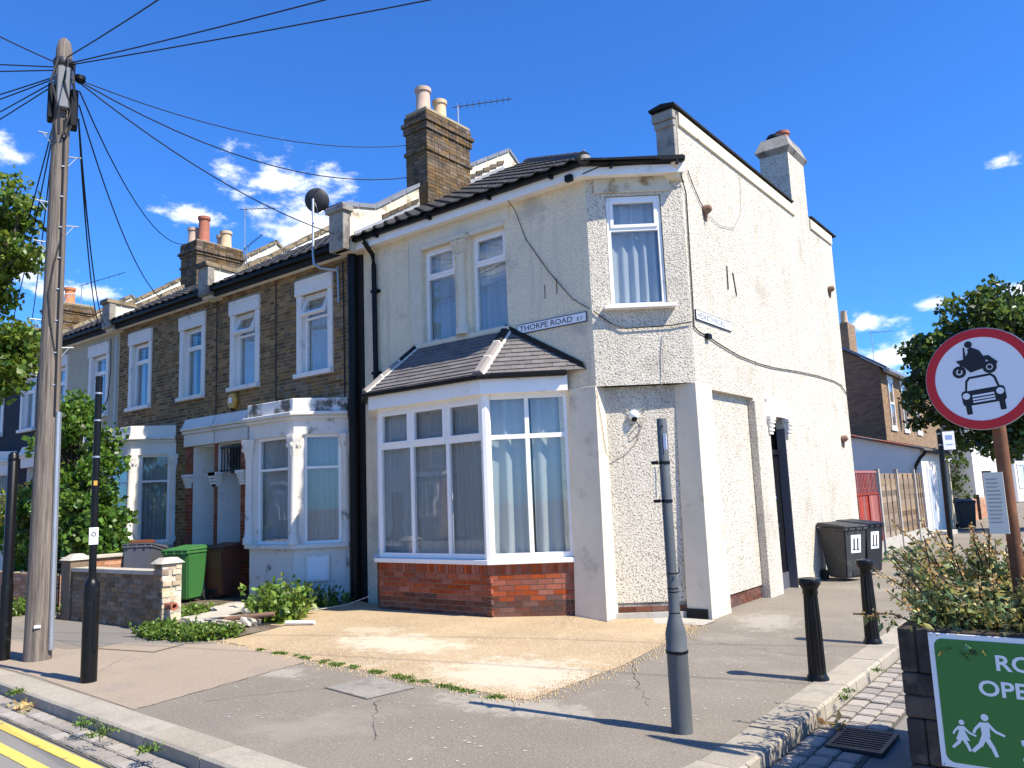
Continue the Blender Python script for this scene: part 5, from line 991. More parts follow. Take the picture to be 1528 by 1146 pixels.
# ================================================================== WHEELIE BINS
def wheelie(label, loc, rz, bm_, lm_, lid_open=0, tilt=0, number=None, scale=1):
    r = thing('wheelie_bin', label, 'bin', (0, 0, 0), 'wheelie bins')
    B = MB(); lo = [(-.23, -.24, .06), (.23, -.24, .06), (.23, .20, .06), (-.23, .20, .06)]; hi = [(-.275, -.33, .94), (.275, -.33, .94), (.275, .33, .94), (-.275, .33, .94)]
    B.hexa(lo, hi); B.build('body', bm_, r, .025, 2)
    MB().box((-.29, -.345, .90), (.29, .345, .95)).build('rim', bm_, r, .012)
    L = MB(); L.hexa([(-.295, -.36, .952), (.295, -.36, .952), (.295, .34, .962), (-.295, .34, .962)], [(-.285, -.35, .985), (.285, -.35, .985), (.27, .33, 1.045), (-.27, .33, 1.045)])
    ld = L.build('lid', lm_, r, .015, 2)
    for x in (-.17, .0, .17): MB().box((x-.012, -.366, .90), (x+.012, -.343, .955)).build('rib', bm_, r)
    MB().tube([(-.24, .40, 1.0), (.24, .40, 1.0)], .018, 8).build('handle', bm_, r)
    for x in (-.2, .2): MB().tube([(x, .32, .97), (x, .40, 1.0)], .016, 6).build('handle_bracket', bm_, r)
    for x in (-.26, .26):
        wv = MB().lathe([(.03, -.025), (.095, -.025), (.10, -.01), (.10, .01), (.095, .025), (.03, .025)], (x, .25, .10), 16, (1, 0, 0)); wv.build('wheel', RUBBER, r)
    MB().tube([(-.26, .25, .10), (.26, .25, .10)], .012, 6).build('axle', METAL, r)
    MB().box((-.09, -.262, .10), (.09, -.235, .19)).build('badge_recess', RUBBER, r)
    if number:
        fN = Fr((-.14, -.325), (.14, -.325)); q = MB(); P = lambda u, d, z: (u, -.24-.09*(z-.06)/.88-d, z)
        q.add([P(-.12, .004, .50), P(.12, .004, .50), P(.12, .004, .82), P(-.12, .004, .82)], [(0, 1, 2, 3)]); nn = q.build('number_sticker', SIGNWHITE, r)
        k = MB()
        for c in (-.045, .045): k.add([P(c-.016, .007, .56), P(c+.016, .007, .56), P(c+.016, .007, .76), P(c-.016, .007, .76)], [(0, 1, 2, 3)]); k.add([P(c-.035, .0075, .55), P(c+.035, .0075, .55), P(c+.035, .0075, .57), P(c-.035, .0075, .57)], [(0, 1, 2, 3)])
        k.build('number_print', SIGNBLACK, nn)
    r.location = loc; r.rotation_euler = (R(tilt), 0, R(rz)); r.scale = (scale,)*3; return r
wheelie('grey wheelie bin numbered 11 against the cream side wall', (-4.22, 15.35, 0), 62, B_GREY, B_GREY, number='11')
wheelie('black wheelie bin behind the numbered grey bin', (-4.15, 16.35, 0), 68, B_BLACK, B_BLACK, number='11')
wheelie('black wheelie bin far along the side street past the white extension', (-4.45, 31.4, 0), 20, B_BLACK, B_BLACK)
wheelie('bright green wheelie bin beside the broken brick pillar', (-14.3, 8.25, .03), 24, B_GREEN, B_GREEN)
wheelie('brown wheelie bin between green bin and white bay', (-14.15, 8.95, .03), 15, B_BROWN, B_BROWN)
wheelie('slate grey wheelie bin tilted behind the garden wall', (-15.05, 7.75, .12), 35, B_SLATE, B_SLATE, tilt=-12)
wheelie('brown wheelie bin showing only its lid behind the slate grey bin', (-16.2, 8.1, .15), 20, B_BROWN, B_BROWN, tilt=-4)
wheelie('green wheelie bin low behind the iron gate', (-18.3, 7.9, .0), 10, B_GREEN, B_GREEN)
wheelie('charcoal wheelie bin between green lid and brown lid', (-17.1, 7.9, -.02), 14, B_BLACK, B_SLATE)

# ================================================================== GARDEN WALL, GATE, RUBBLE
gw = thing('garden_wall', 'low brown brick garden wall with pale coping and broken end pillar', 'wall', (-12.8, 6.3, 0))
GW = Fr((-14.15, 6.14), (-11.62, 6.24)); mb = MB(); GW.box(mb, 0, GW.L, -.20, -.01, -.1, .80); mb.build('mortar_core', mat('grey_mortar', (.24, .21, .17), .95, .2, 12, bump=.4), gw)
for (a, b, c, d) in courses(0, GW.L, .0, .80, .0727, 'stretcher', .011, .225): piece('brick', GW, a, b, -.1, random.uniform(-.004, .003), c, d, BRICK_GW, gw, .004)
a = 0.0
while a < GW.L-.1:
    L_ = min(.46, GW.L-a); piece('coping_stone', GW, a+.004, a+L_-.004, -.23, .03, .80, .86, STONE_PALE, gw, .004); a += L_
GL = Fr((-14.15, 6.55), (-14.15, 6.14))
mb = MB(); mb.box((-14.5, 6.10, -.1), (-14.16, 6.44, .98)); mb.build('end_pillar', BRICK_GW, gw, .01); MB().hexa([(-14.53, 6.07, .98), (-14.13, 6.07, .98), (-14.13, 6.47, .98), (-14.53, 6.47, .98)], [(-14.40, 6.2, 1.08), (-14.26, 6.2, 1.08), (-14.26, 6.34, 1.08), (-14.40, 6.34, 1.08)]).build('pillar_cap', STONE_PALE, gw)
PX0, PX1, PY0, PY1 = -11.62, -11.36, 6.19, 6.50
MB().box((PX0, PY0+.02, -.1), (PX1-.02, PY1, .98)).build('pillar_core', MORTARW, gw)
PF = Fr((PX0, PY0), (PX1, PY0)); PR = Fr((PX1, PY0), (PX1, PY1))
for k in range(12):
    z = k*.08
    for (a, b, c, d) in courses(0, PF.L, z, z+.08, .08, 'stretcher', .012, .225 if k % 2 else .13): piece('brick', PF, a, b, -.1, random.uniform(-.006, .006), c, d, BRICK_GW, gw, .008)
    for (a, b, c, d) in courses(0, PR.L, z, z+.08, .08, 'stretcher', .012, .21 if k % 2 else .15): piece('brick', PR, a, b, -.1, random.uniform(-.02, .018), c, d, BRICK_PALE, gw, .03)
MB().hexa([(PX0-.03, PY0-.04, .97), (PX1+.03, PY0-.04, .97), (PX1+.03, PY1+.03, .97), (PX0-.03, PY1+.03, .97)], [(PX0+.05, PY0+.05, 1.05), (PX1-.05, PY0+.05, 1.05), (PX1-.05, PY1-.05, 1.05), (PX0+.05, PY1-.05, 1.05)]).build('pillar_cap', STONE_PALE, gw)
ow = thing('garden_wall', 'orange brick garden wall to the left of the telegraph pole', 'wall', (-17, 6.5, 0)); OW = Fr((-21, 6.45), (-15.35, 6.45)); mb = MB(); OW.box(mb, 0, OW.L, -.2, -.01, -.1, .66); mb.build('mortar_core', MORTAR_RED, ow)
for (a, b, c, d) in courses(OW.L-3.2, OW.L, 0, .66, .075, 'stretcher', .011, .225): piece('brick', OW, a, b, -.1, .0, c, d, BRICK_ORANGE, ow, .006)
bw = thing('garden_wall', 'pale capped brick dividing wall behind the low garden wall', 'wall', (-15.3, 7.3, 0)); BW = Fr((-15.35, 6.5), (-15.35, 9.0)); MB().box((-15.45, 6.5, 0), (-15.26, 9.0, .92)).build('mortar_core', MORTAR_RED, bw)
for (a, b, c, d) in courses(0, BW.L, .35, .92, .075, 'stretcher', .011, .225): piece('brick', BW, a, b, -.05, .095+random.uniform(-.002, .004), c, d, BRICK_ORANGE, bw, .004)
for i in range(5): MB().box((-15.50, 6.5+i*.5, .92), (-15.20, 6.99+i*.5, .98)).build('coping_stone', STONE_PALE, bw, .008)
gt = thing('garden_gate', 'black wrought iron gate with scrolls beside the garden wall', 'gate', (-14.9, 6.2, 0))
for i in range(8): x = -15.25+i*.1; MB().tube([(x, 6.22, .05), (x, 6.22, .92)], .009, 5).build('bar', BLACKPAINT, gt)
for z in (.10, .80, .92): MB().box((-15.28, 6.21, z), (-14.52, 6.23, z+.02)).build('rail', BLACKPAINT, gt)
for i in range(3):
    for s_ in (-1, 1): c = (-15.1+i*.2, .35+.15*i); MB().tube([(c[0]+s_*(.06*math.cos(t)*(1-t/9)), 6.22, c[1]+.06*math.sin(t)*(1-t/9)) for t in [k*.6 for k in range(13)]], .006, 4).build('scroll', BLACKPAINT, gt)
def chunk(name, label, loc, size, rot, m, seed, cat='rubble', group='rubble beside the driveway'):
    r = random.Random(seed); bm = bmesh.new(); bmesh.ops.create_cube(bm, size=1); bmesh.ops.subdivide_edges(bm, edges=bm.edges, cuts=2, use_grid_fill=True)
    for v in bm.verts: v.co += Vector((r.gauss(0, .06), r.gauss(0, .06), r.gauss(0, .07)))
    me = bpy.data.meshes.new(name); bm.to_mesh(me); bm.free(); me.materials.append(m); o = bpy.data.objects.new(name, me); o.location = loc; o.scale = size; o.rotation_euler = rot; COL.objects.link(o); return tag(o, label, cat, group)
chunk('stone_slab', 'largest pale broken slab lying by the brick pillar', (-11.05, 6.85, .14), (.75, .5, .07), (.08, -.06, .2), STONE_PALE, 1)
chunk('stone_slab', 'pale slab behind the largest broken slab', (-11.35, 7.35, .16), (.7, .45, .06), (.05, .08, -.2), STONE_PALE, 2)
chunk('stone_slab', 'pale slab leaning next to the rusty pipe', (-10.55, 6.80, .09), (.42, .34, .06), (-.1, .12, .5), STONE_PALE, 3)
chunk('stone_slab', 'grey stone block under the largest slab', (-11.1, 6.62, .07), (.5, .28, .16), (0, .05, .1), CONCRETE, 4)
chunk('stone_chip', 'small pale stone chip at the drive edge by the weeds', (-10.15, 6.42, .05), (.34, .1, .06), (.1, .1, .25), STONE_PALE, 5)
chunk('stone_chip', 'small stone chip among the weeds near the pavement', (-10.35, 6.62, .06), (.22, .15, .07), (.1, .2, -.4), STONE_PALE, 6)
for i, (x, y) in enumerate(((-10.7, 7.2), (-10.9, 7.6), (-10.35, 7.0))): chunk('stone_chip', ['pale stone chip behind the rusty pipe', 'pale stone chip farthest back in the rubble', 'pale stone chip right of the rusty pipe'][i], (x, y, .09), (.26, .2, .1), (.1*i, .2, i), STONE_PALE, 10+i)
tag(MB().tube([(-10.85, 6.70, .12), (-10.35, 6.95, .17), (-10.05, 7.2, .19)], .036, 10).build('clay_pipe', CLAY), 'rusty brown pipe lying across the rubble', 'pipe')
tag(MB().lathe([(.045, -.3), (.05, -.28), (.05, .05), (.06, .07), (.06, .11), (.035, .11), (.035, -.2)], (-11.28, 6.28, .36), 12, (1, .02, 0)).build('clay_pipe', TERRA), 'terracotta pipe stub poking through the broken pillar', 'pipe')
tag(MB().tube([(-9.85, 7.25, .07), (-9.45, 7.45, .07)], .03, 8).build('white_pipe', SIGNWHITE), 'short white plastic pipe at the edge of the drive', 'pipe')
for i in range(3):
    cable(['white wire looping on the ground left of the bay', 'white wire curling near the black soil pipe', 'pale wire lying along the shaded garden edge'][i], [(-11.4+i*.3, 8.0, .06), (-11.0+i*.2, 8.3, .10), (-10.6, 8.2+i*.2, .06), (-10.2, 8.7, .12), (-9.9, 8.95, .25)], .007, WCABLE)

# manhole cover and drain
mh = thing('manhole_cover', 'square concrete manhole cover set in the pavement', 'manhole cover', (-5.9, 5.3, 0)); mh['label'] = 'square concrete manhole cover set in the pavement before the drive'
mc = [(-6.31, 5.08), (-5.59, 4.98), (-5.50, 5.52), (-6.22, 5.64)]; MB().prism([(*p, .003) for p in mc], (0, 0, .002)).build('frame', SETTBED, mh); ce = Vector((-5.905, 5.305)); MB().prism([(*(ce+(Vector(p)-ce)*.95), .004) for p in mc], (0, 0, .006)).build('lid', mat('worn_concrete_lid', (.27, .245, .205), .9, .2, 30, .15, 2, bump=.4, bs=60, stain=(.19, .175, .15), ss=4, sthr=.56), mh)
m2 = thing('manhole_cover', 'small inspection cover in the pavement by the black post', 'manhole cover', (-10.2, 5.2, 0)); m2c = [(-10.9, 5.0), (-9.8, 5.25), (-9.95, 5.75), (-11.0, 5.45)]; ce = Vector((-10.4, 5.36)); MB().prism([(*p, .005) for p in m2c], (0, 0, .002)).build('frame', SETTBED, m2); MB().prism([(*(ce+(Vector(p)-ce)*.9), .006) for p in m2c], (0, 0, .005)).build('lid', PAVE_RED, m2)
dg = thing('drain_grate', 'black iron drain grate in the setts beside the planter', 'drain', (-1.72, 6.25, -.12)); x0, x1, y0, y1 = -1.90, -1.52, 5.98, 6.50
MB().box((x0, y0, -.2), (x1, y1, -.10)).build('pit', SIGNBLACK, dg)
for (a, b) in (((x0, y0, -.1), (x1, y0+.03, -.085)), ((x0, y1-.03, -.1), (x1, y1, -.085)), ((x0, y0+.03, -.1), (x0+.03, y1-.03, -.085)), ((x1-.03, y0+.03, -.1), (x1, y1-.03, -.085))): MB().box(a, b).build('frame_bar', DARKMETAL, dg)
for i in range(9): yy = y0+.05+i*.052; MB().box((x0+.03, yy, -.099), (x1-.03, yy+.022, -.088)).build('grate_bar', DARKMETAL, dg)

# ================================================================== PLANTER WITH GREEN SIGN
pl = thing('planter', 'dark timber sleeper planter carrying the green sign', 'planter', (-.3, 5.9, -.12))
PX, PXE, PYF, PYB = -1.16, .55, 5.16, 6.75; hL = .255
FF = Fr((PX, PYF), (PXE, PYF)); FS = Fr((PX, PYB), (PX, PYF)); FB_ = Fr((PXE, PYF), (PXE, PYB)); FK = Fr((PXE, PYB), (PX, PYB))
def slp(fr, a, b, d0, d1, z0, z1):
    mb = MB(); fr.box(mb, a, b, d0, d1, z0, z1); mb.build('sleeper', SLEEPER, pl, .008)
for k in range(4):
    z0, z1 = -.12+k*hL+.002, -.12+(k+1)*hL-.003; zm = (z0+z1)/2
    if k % 2 == 1:
        for (a, b) in ((0, .093), (.097, .20)): slp(FF, a, b, -1.5, random.uniform(-.006, .006), z0, z1)
        slp(FF, .204, FF.L, -.12, random.uniform(-.004, .004), z0, zm-.002); slp(FF, .204, FF.L, -.12, 0, zm+.002, z1)
    else:
        slp(FF, 0, FF.L, -.12, random.uniform(-.004, .005), z0, zm-.002); slp(FF, 0, FF.L, -.12, random.uniform(-.004, .005), zm+.002, z1); slp(FS, 0, FS.L-.125, -.2, 0, z0, z1)
    slp(FB_, .15, FB_.L, -.12, 0, z0, z1); slp(FK, .15, FK.L-.22, -.12, 0, z0, z1)
MB().box((PX+.12, PYF+.12, .0), (PXE-.12, PYB-.12, .80)).build('soil_fill', SOIL, pl)
gs = thing('road_sign_board', 'green ROAD OPEN TO board with walking figures on the planter', 'sign', (-.5, 5.15, .15))
BD = Fr((-.995, 5.150), (.005, 5.150)); mb = MB(); BD.box(mb, 0, 1.0, -.006, .004, .155, .880); mb.build('board', SIGNWHITE, gs, .002)
def rrect(u0, u1, z0, z1, r, n=6):
    out = []
    for cx, cz, a0 in ((u1-r, z1-r, 0), (u0+r, z1-r, 90), (u0+r, z0+r, 180), (u1-r, z0+r, 270)): out += [(cx+r*math.cos(R(a0+90*k/n)), cz+r*math.sin(R(a0+90*k/n))) for k in range(n+1)]
    return out
flat('green_panel', [rrect(.028, .972, .183, .852, .045)], BD, .0065, GREENSIGN, gs)
GW_ = SIGNWHITE
lettering('ROAD', BD, .325, .700, .0085, .085, .36, GW_, gs, .022); lettering('OPEN TO', BD, .228, .560, .0085, .085, .55, GW_, gs, .022)
def limb(p, q, w): 
    d = (Vector(q)-Vector(p)); n = Vector((-d.y, d.x)).normalized()*w/2; return [tuple(Vector(p)+n), tuple(Vector(p)-n), tuple(Vector(q)-n*.8), tuple(Vector(q)+n*.8)]
def walker(cx, z, h, child=False):
    s = h; P = lambda a, b: (cx+a*s, z+b*s); out = [circ(*P(.02, .91), .085*s, 16), [P(-.10, .78), P(.10, .80), P(.10, .45), P(-.08, .45)]]
    out += [limb(P(-.02, .48), P(.12, .22), .13*s), limb(P(.12, .24), P(.20, .0), .10*s), limb(P(-.02, .48), P(-.14, .22), .13*s), limb(P(-.14, .24), P(-.32, .06), .10*s), limb(P(.06, .77), P(.22, .60), .08*s), limb(P(.22, .60), P(.42, .52), .07*s), limb(P(-.06, .77), P(-.22, .60), .08*s), limb(P(-.22, .60), P(-.26, .50), .07*s)]
    if child: out.append([P(-.08, .62), P(.10, .62), P(.22, .34), P(-.20, .34)])
    return out
flat('walking_figures', walker(.235, .245, .22), BD, .0085, GW_, gs); flat('walking_child', walker(.120, .255, .165, True), BD, .009, GW_, gs)
sc_ = [circ(.475, .445-.02, .024, 16), limb((.47, .40), (.44, .33), .05), limb((.44, .34), (.40, .335), .035), limb((.46, .34), (.50, .27), .03), limb((.42, .265), (.56, .265), .018), limb((.55, .27), (.53, .38), .016), limb((.47, .395), (.53, .37), .022)]+ring(.42, .25, .012, .022, 14)+ring(.57, .25, .012, .022, 14)
flat('scooter_figure', sc_, BD, .0085, GW_, gs)
flat('cycle_figure', ring(.70, .27, .04, .052, 18)+ring(.84, .27, .04, .052, 18)+[limb((.70, .27), (.76, .36), .014), limb((.76, .36), (.84, .27), .014), limb((.70, .27), (.78, .27), .014), circ(.78, .45, .022, 14), limb((.77, .42), (.73, .36), .04), limb((.74, .36), (.78, .30), .022)], BD, .0085, GW_, gs)
for (u, z) in ((.014, .869), (.014, .166), (.986, .869)): MB().lathe([(.006, 0), (.005, .004)], BD.pt(u, .004, z), 8, BD.n).build('screw', METAL, gs)
# round prohibition sign on a rusty pole
rs = thing('prohibition_sign', 'round red bordered no motor vehicles sign on a leaning rusty pole', 'traffic sign', (-.56, 5.6, .8))
cS = Vector((-.60, 5.385, 2.335)); nS = Vector((-.17, -.985, .0)).normalized(); uS = Vector((-nS.y, nS.x, 0)); FSg = Fr((cS.x, cS.y), (cS.x+uS.x, cS.y+uS.y))
if FSg.n.dot(nS) < 0: FSg = Fr((cS.x, cS.y), (cS.x-uS.x, cS.y-uS.y))
MB().tube([(-.555, 5.62, .3), (-.548, 5.47, 2.1), (-.545, 5.44, 2.58)], .038, 14).build('pole', RUST, rs)
MB().lathe([(.0, -.012), (.302, -.012), (.306, -.006), (.306, .002), (.300, .004), (.0, .004)], cS, 48, FSg.n).build('backplate', METAL, rs)
z0 = cS.z; flat('red_border', ring(0, z0, .250, .302, 56), FSg, .0058, SIGNRED, rs); flat('white_face', [circ(0, z0, .252, 56)], FSg, .0052, mat('sign_white', (.86, .84, .84), .4, .02), rs)
a_ = R(4); rot = lambda p: (p[0]*math.cos(a_)-p[1]*math.sin(a_), z0+p[0]*math.sin(a_)+p[1]*math.cos(a_)); rp_ = lambda ps: [[rot(q) for q in p] for p in ps]
bike = ring(-.118, .030, .018, .036, 20)+[circ(-.118, .030, .010, 12)]+ring(.040, .028, .018, .036, 20)+[circ(.040, .028, .012, 12)]
bike += [[(-.125, .098), (-.085, .10), (-.055, .13), (.0, .11), (.03, .085), (.02, .03), (-.06, .015), (-.085, .05), (-.11, .075)], [(-.085, .10), (-.075, .17), (-.068, .17), (-.070, .10)], [(-.05, .10), (-.055, .155), (-.035, .165), (.005, .135), (.025, .085), (-.01, .06)], [(.0, .10), (.045, .098), (.085, .05), (.075, .035), (.03, .075)], [(-.075, .10), (-.05, .145), (-.042, .135), (-.06, .095)], circ(-.045, .182, .020, 16), limb((-.118, .03), (-.09, .095), .014)]
flat('motorcycle_print', rp_([[(x*1.05+.02, y*1.02+.030) for x, y in p] for p in bike]), FSg, .0066, SIGNBLACK, rs)
def rr(x0, x1, y0, y1, r): return [(p[0], p[1]) for p in rrect(x0, x1, y0, y1, r, 5)]
car = [[(-.080, -.080), (-.068, -.018), (-.050, .0), (.050, .0), (.068, -.018), (.080, -.080)], rr(-.098, .098, -.150, -.070, .018), rr(-.088, -.062, -.195, -.140, .006), rr(.062, .088, -.195, -.140, .006)]
cs_ = lambda ps: [[(x*1.2, y*1.15+.022) for x, y in p] for p in ps]
flat('car_print', rp_(cs_(car)), FSg, .0064, SIGNBLACK, rs)
carw = [[(-.068, -.072), (-.058, -.025), (-.046, -.012), (.046, -.012), (.058, -.025), (.068, -.072)], circ(-.076, -.098, .017, 16), circ(.076, -.098, .017, 16), [(-.050, -.108), (.050, -.108), (.048, -.098), (-.048, -.098)], [(-.050, -.124), (.050, -.124), (.050, -.115), (-.050, -.115)], [(-.050, -.138), (.050, -.138), (.050, -.130), (-.050, -.130)]]
flat('car_windows_print', rp_(cs_(carw)), FSg, .0078, mat('sign_white', (.86, .84, .84)), rs)
pn = Vector((-.17, -.985, 0)); fNt = Fr((-.66, 5.47), (-.56, 5.455)); mb = MB(); fNt.box(mb, 0, .105, .0, .004, 1.42, 1.78); nt = mb.build('paper_notice', mat('notice_paper', (.78, .72, .58), .8, .04), rs)
for i in range(12): flat('notice_print', [[(.012, 1.735-i*.023), (.012+random.uniform(.05, .08), 1.735-i*.023), (.08, 1.743-i*.023), (.012, 1.743-i*.023)]], fNt, .0055, mat('faint_print', (.40, .39, .36), .8, 0), nt)

# ================================================================== RIGHT BACKGROUND
rf_ = thing('fence_panel', 'red painted fence panel with trellis top beside the cream wall', 'fence', (-4.92, 19.9, 0)); RF = Fr((-4.92, 18.40), (-4.92, 21.42))
for i in range(12): u = .02+i*.25; piece('board', RF, u, u+.235, -.02, .0, .30, 1.45, FENCERED, rf_)
for u in (0, .98, 1.98, 2.96): piece('batten', RF, u, u+.05, 0, .03, .30, 1.45, FENCERED, rf_)
for z in (1.45, 1.98): piece('rail', RF, 0, 3.0, -.02, .02, z, z+.05, FENCERED, rf_)
for i in range(22): u = .05+i*.135; piece('trellis_lath', RF, u, u+.05, -.01, .005, 1.50, 1.98, FENCERED, rf_)
for z in (1.60, 1.72, 1.84): piece('trellis_rail', RF, 0, 3.0, -.02, -.011, z, z+.03, FENCEWOOD, rf_)
piece('gravel_board', RF, 0, 3.0, -.02, .02, -.05, .30, CONCRETE, rf_)
gf = thing('garden_fence', 'weathered brown waney lap fence with concrete posts before the white extension', 'fence', (-4.92, 24, 0)); GF = Fr((-4.92, 21.45), (-4.92, 27.0))
for u in (0, 2.05, 4.35): piece('concrete_post', GF, u, u+.11, -.05, .06, -.05, 2.08, CONCRETE, gf)
for (a, b) in ((.11, 2.05), (2.16, 4.35), (4.46, 5.55)):
    piece('gravel_board', GF, a, b, -.025, .025, -.05, .33, CONCRETE, gf)
    for k in range(11): z = .33+k*.148; piece('slat', GF, a+.01, b-.01, -.02+random.uniform(0, .006), .005+random.uniform(0, .012), z, z+.155, FENCEWOOD, gf, .004)
    for t_ in (.02, .35, .66, .97): u = a+(b-a-.05)*t_; piece('batten', GF, u, u+.04, .012, .035, .33, 1.95, FENCEWOOD, gf)
we = thing('white_extension', 'low white rendered extension with lean-to roof behind the brown fence', 'building', (-6.5, 29.5, 0))
MB().prism([(-4.95, 27.5, -.05), (-4.95, 27.5, 2.72), (-7.0, 27.5, 3.26), (-9.5, 27.5, 3.9), (-9.5, 27.5, -.05)], (0, 4.2, 0)).build('wall', CLEANWHITE, we)
for i in range(9): xa = -4.80-i*.5; za = 2.70+(-4.95-xa)*.2634+.03; MB().hexa([(xa, 27.36, za), (xa-.49, 27.36, za+.129), (xa-.49, 31.9, za+.129), (xa, 31.9, za)], [(xa, 27.36, za+.06), (xa-.49, 27.36, za+.189), (xa-.49, 31.9, za+.189), (xa, 31.9, za+.06)]).build('roof_tile_course', BRICK_RED if i % 3 else SLATE, we)
MB().box((-4.85, 27.4, 2.58), (-4.74, 31.8, 2.68)).build('gutter', BLACKPL, we, .02); MB().tube([(-4.8, 27.45, 2.6), (-4.95, 27.42, 2.45), (-5.1, 27.4, 2.2), (-5.15, 27.42, 1.9)], .05, 8).build('downpipe', BLACKPL, we)
WE = Fr((-4.95, 27.5), (-4.95, 31.7)); mb = MB(); WE.box(mb, .75, 1.6, 0, .02, .05, 2.1); MB_ = mb.build('door', mat('grey_blue_door', (.34, .38, .46), .6, .05), we); mb = MB(); WE.box(mb, .66, .75, 0, .05, .05, 2.2); mb.build('door_frame', WHITE, we)
window(we, WE, 2.1, 2.6, 1.15, 2.25, .01, two(2.1, 2.6, 1.15, 2.25, 1.8, 'f'), 'window', .05)
MB().box((-4.95, 28.2, -.02), (-4.45, 29.4, .12)).build('doorstep', CONCRETE, we)
BRICKFAR = bpy.data.materials.new('far_brickwork'); BRICKFAR.use_nodes = True; t = BRICKFAR.node_tree; b = t.nodes['Principled BSDF']; b.inputs['Roughness'].default_value = .9
g = N(t, 'ShaderNodeNewGeometry'); sp = N(t, 'ShaderNodeSeparateXYZ'); wire(t, g.outputs['Position'], sp.inputs[0]); sm_ = N(t, 'ShaderNodeMath', operation='ADD'); wire(t, sp.outputs[0], sm_.inputs[0]); wire(t, sp.outputs[1], sm_.inputs[1]); cb = N(t, 'ShaderNodeCombineXYZ'); wire(t, sm_.outputs[0], cb.inputs[0]); wire(t, sp.outputs[2], cb.inputs[1])
bt = N(t, 'ShaderNodeTexBrick'); bt.inputs['Scale'].default_value = 1; bt.inputs['Brick Width'].default_value = .23; bt.inputs['Row Height'].default_value = .078; bt.inputs['Mortar Size'].default_value = .006; bt.inputs['Color1'].default_value = (.30, .175, .085, 1); bt.inputs['Color2'].default_value = (.16, .10, .055, 1); bt.inputs['Mortar'].default_value = (.30, .24, .16, 1); wire(t, cb.outputs[0], bt.inputs[0]); wire(t, bt.outputs[0], b.inputs['Base Color'])
fh = thing('brick_house', 'dark brick house with white windows rising behind the white extension', 'house', (-9, 36, 0))
MB().prism([(-7, 32.8, 0), (-7, 32.8, 6.2), (-10.5, 32.8, 8.5), (-14, 32.8, 6.2), (-14, 32.8, 0)], (0, 12, 0)).build('wall', BRICKFAR, fh)
for s_ in (0, 1):
    xe = -6.7 if s_ == 0 else -14.3; MB().hexa([(xe, 32.6, 6.05), (-10.5, 32.6, 8.55), (-10.5, 45, 8.55), (xe, 45, 6.05)], [(xe, 32.6, 6.17), (-10.5, 32.6, 8.67), (-10.5, 45, 8.67), (xe, 45, 6.17)]).build('roof', SLATEGREY, fh)
MB().box((-6.85, 32.7, 5.98), (-6.62, 45, 6.12)).build('gutter', METAL, fh, .02)
FH = Fr((-7, 32.8), (-7, 45)); 
for (a, b_) in ((.95, 1.75), (3.3, 4.1), (6, 6.8)):
    mb = MB(); FH.box(mb, a-.12, b_+.12, 0, .06, 3.75, 3.87); FH.box(mb, a-.12, b_+.12, 0, .06, 5.75, 5.95); mb.build('window_trim', WHITE, fh); window(fh, FH, a, b_, 3.87, 5.75, .03, two(a, b_, 3.87, 5.75, 4.85, 'f'), 'window', .08, NET, cseed=3, curt=[(a+.1, b_-.1)])
MB().box((-9.0, 34.0, 7.0), (-8.3, 35.2, 8.4)).build('chimney_stack', BRICKFAR, fh)
for i, (x, y) in enumerate(((-8.85, 34.3), (-8.5, 34.4), (-8.65, 34.9))): MB().lathe([(.14, 0), (.12, .5), (.14, .55)], (x, y, 8.4), 10).build('chimney_pot', BUFF, fh)
d2 = thing('satellite_dish', 'grey satellite dish on the brick house behind the white extension', 'satellite dish', (-6.6, 35.6, 5.2)); MB().lathe([(.01, -.09), (.2, -.07), (.36, -.01), (.42, .02), (.36, -.02), (.01, -.10)], (-6.35, 35.6, 5.20), 20, (.25, .75, .45)).build('reflector', mat('dish_pale', (.20, .20, .21), .5, .05), d2); MB().tube([(-7, 35.6, 5.1), (-6.5, 35.6, 5.1)], .03, 6).build('bracket', METAL, d2)
aerial('TV aerial above the dark brick house roof on the right', (-8.4, 38.5, 7.3), 1.3, (.9, .4, .0), 4, .2, 0)
# parking sign post far along the pavement
ps = thing('parking_sign_post', 'slim black post with small white parking plate on the side pavement', 'post', (-3.16, 19.8, 0)); MB().tube([(-3.16, 19.8, 0), (-3.13, 19.8, 2.85)], .055, 10).build('shaft', BLACKPAINT, ps)
mb = MB(); fQ = Fr((-3.06, 19.70), (-2.82, 19.82)); fQ.box(mb, 0, .24, -.01, .01, 2.40, 2.80); q = mb.build('plate', SIGNWHITE, ps); flat('plate_print', [[(.05, 2.62), (.19, 2.62), (.19, 2.72), (.05, 2.72)], [(.05, 2.50), (.19, 2.50), (.19, 2.52), (.05, 2.52)]], fQ, .0125, mat('blue_print', (.25, .33, .55), .6, 0), q)
for z in (2.5, 2.75): MB().lathe([(.06, 0), (.06, .03)], (-3.14, 19.8, z), 10).build('clamp_band', METAL, ps)
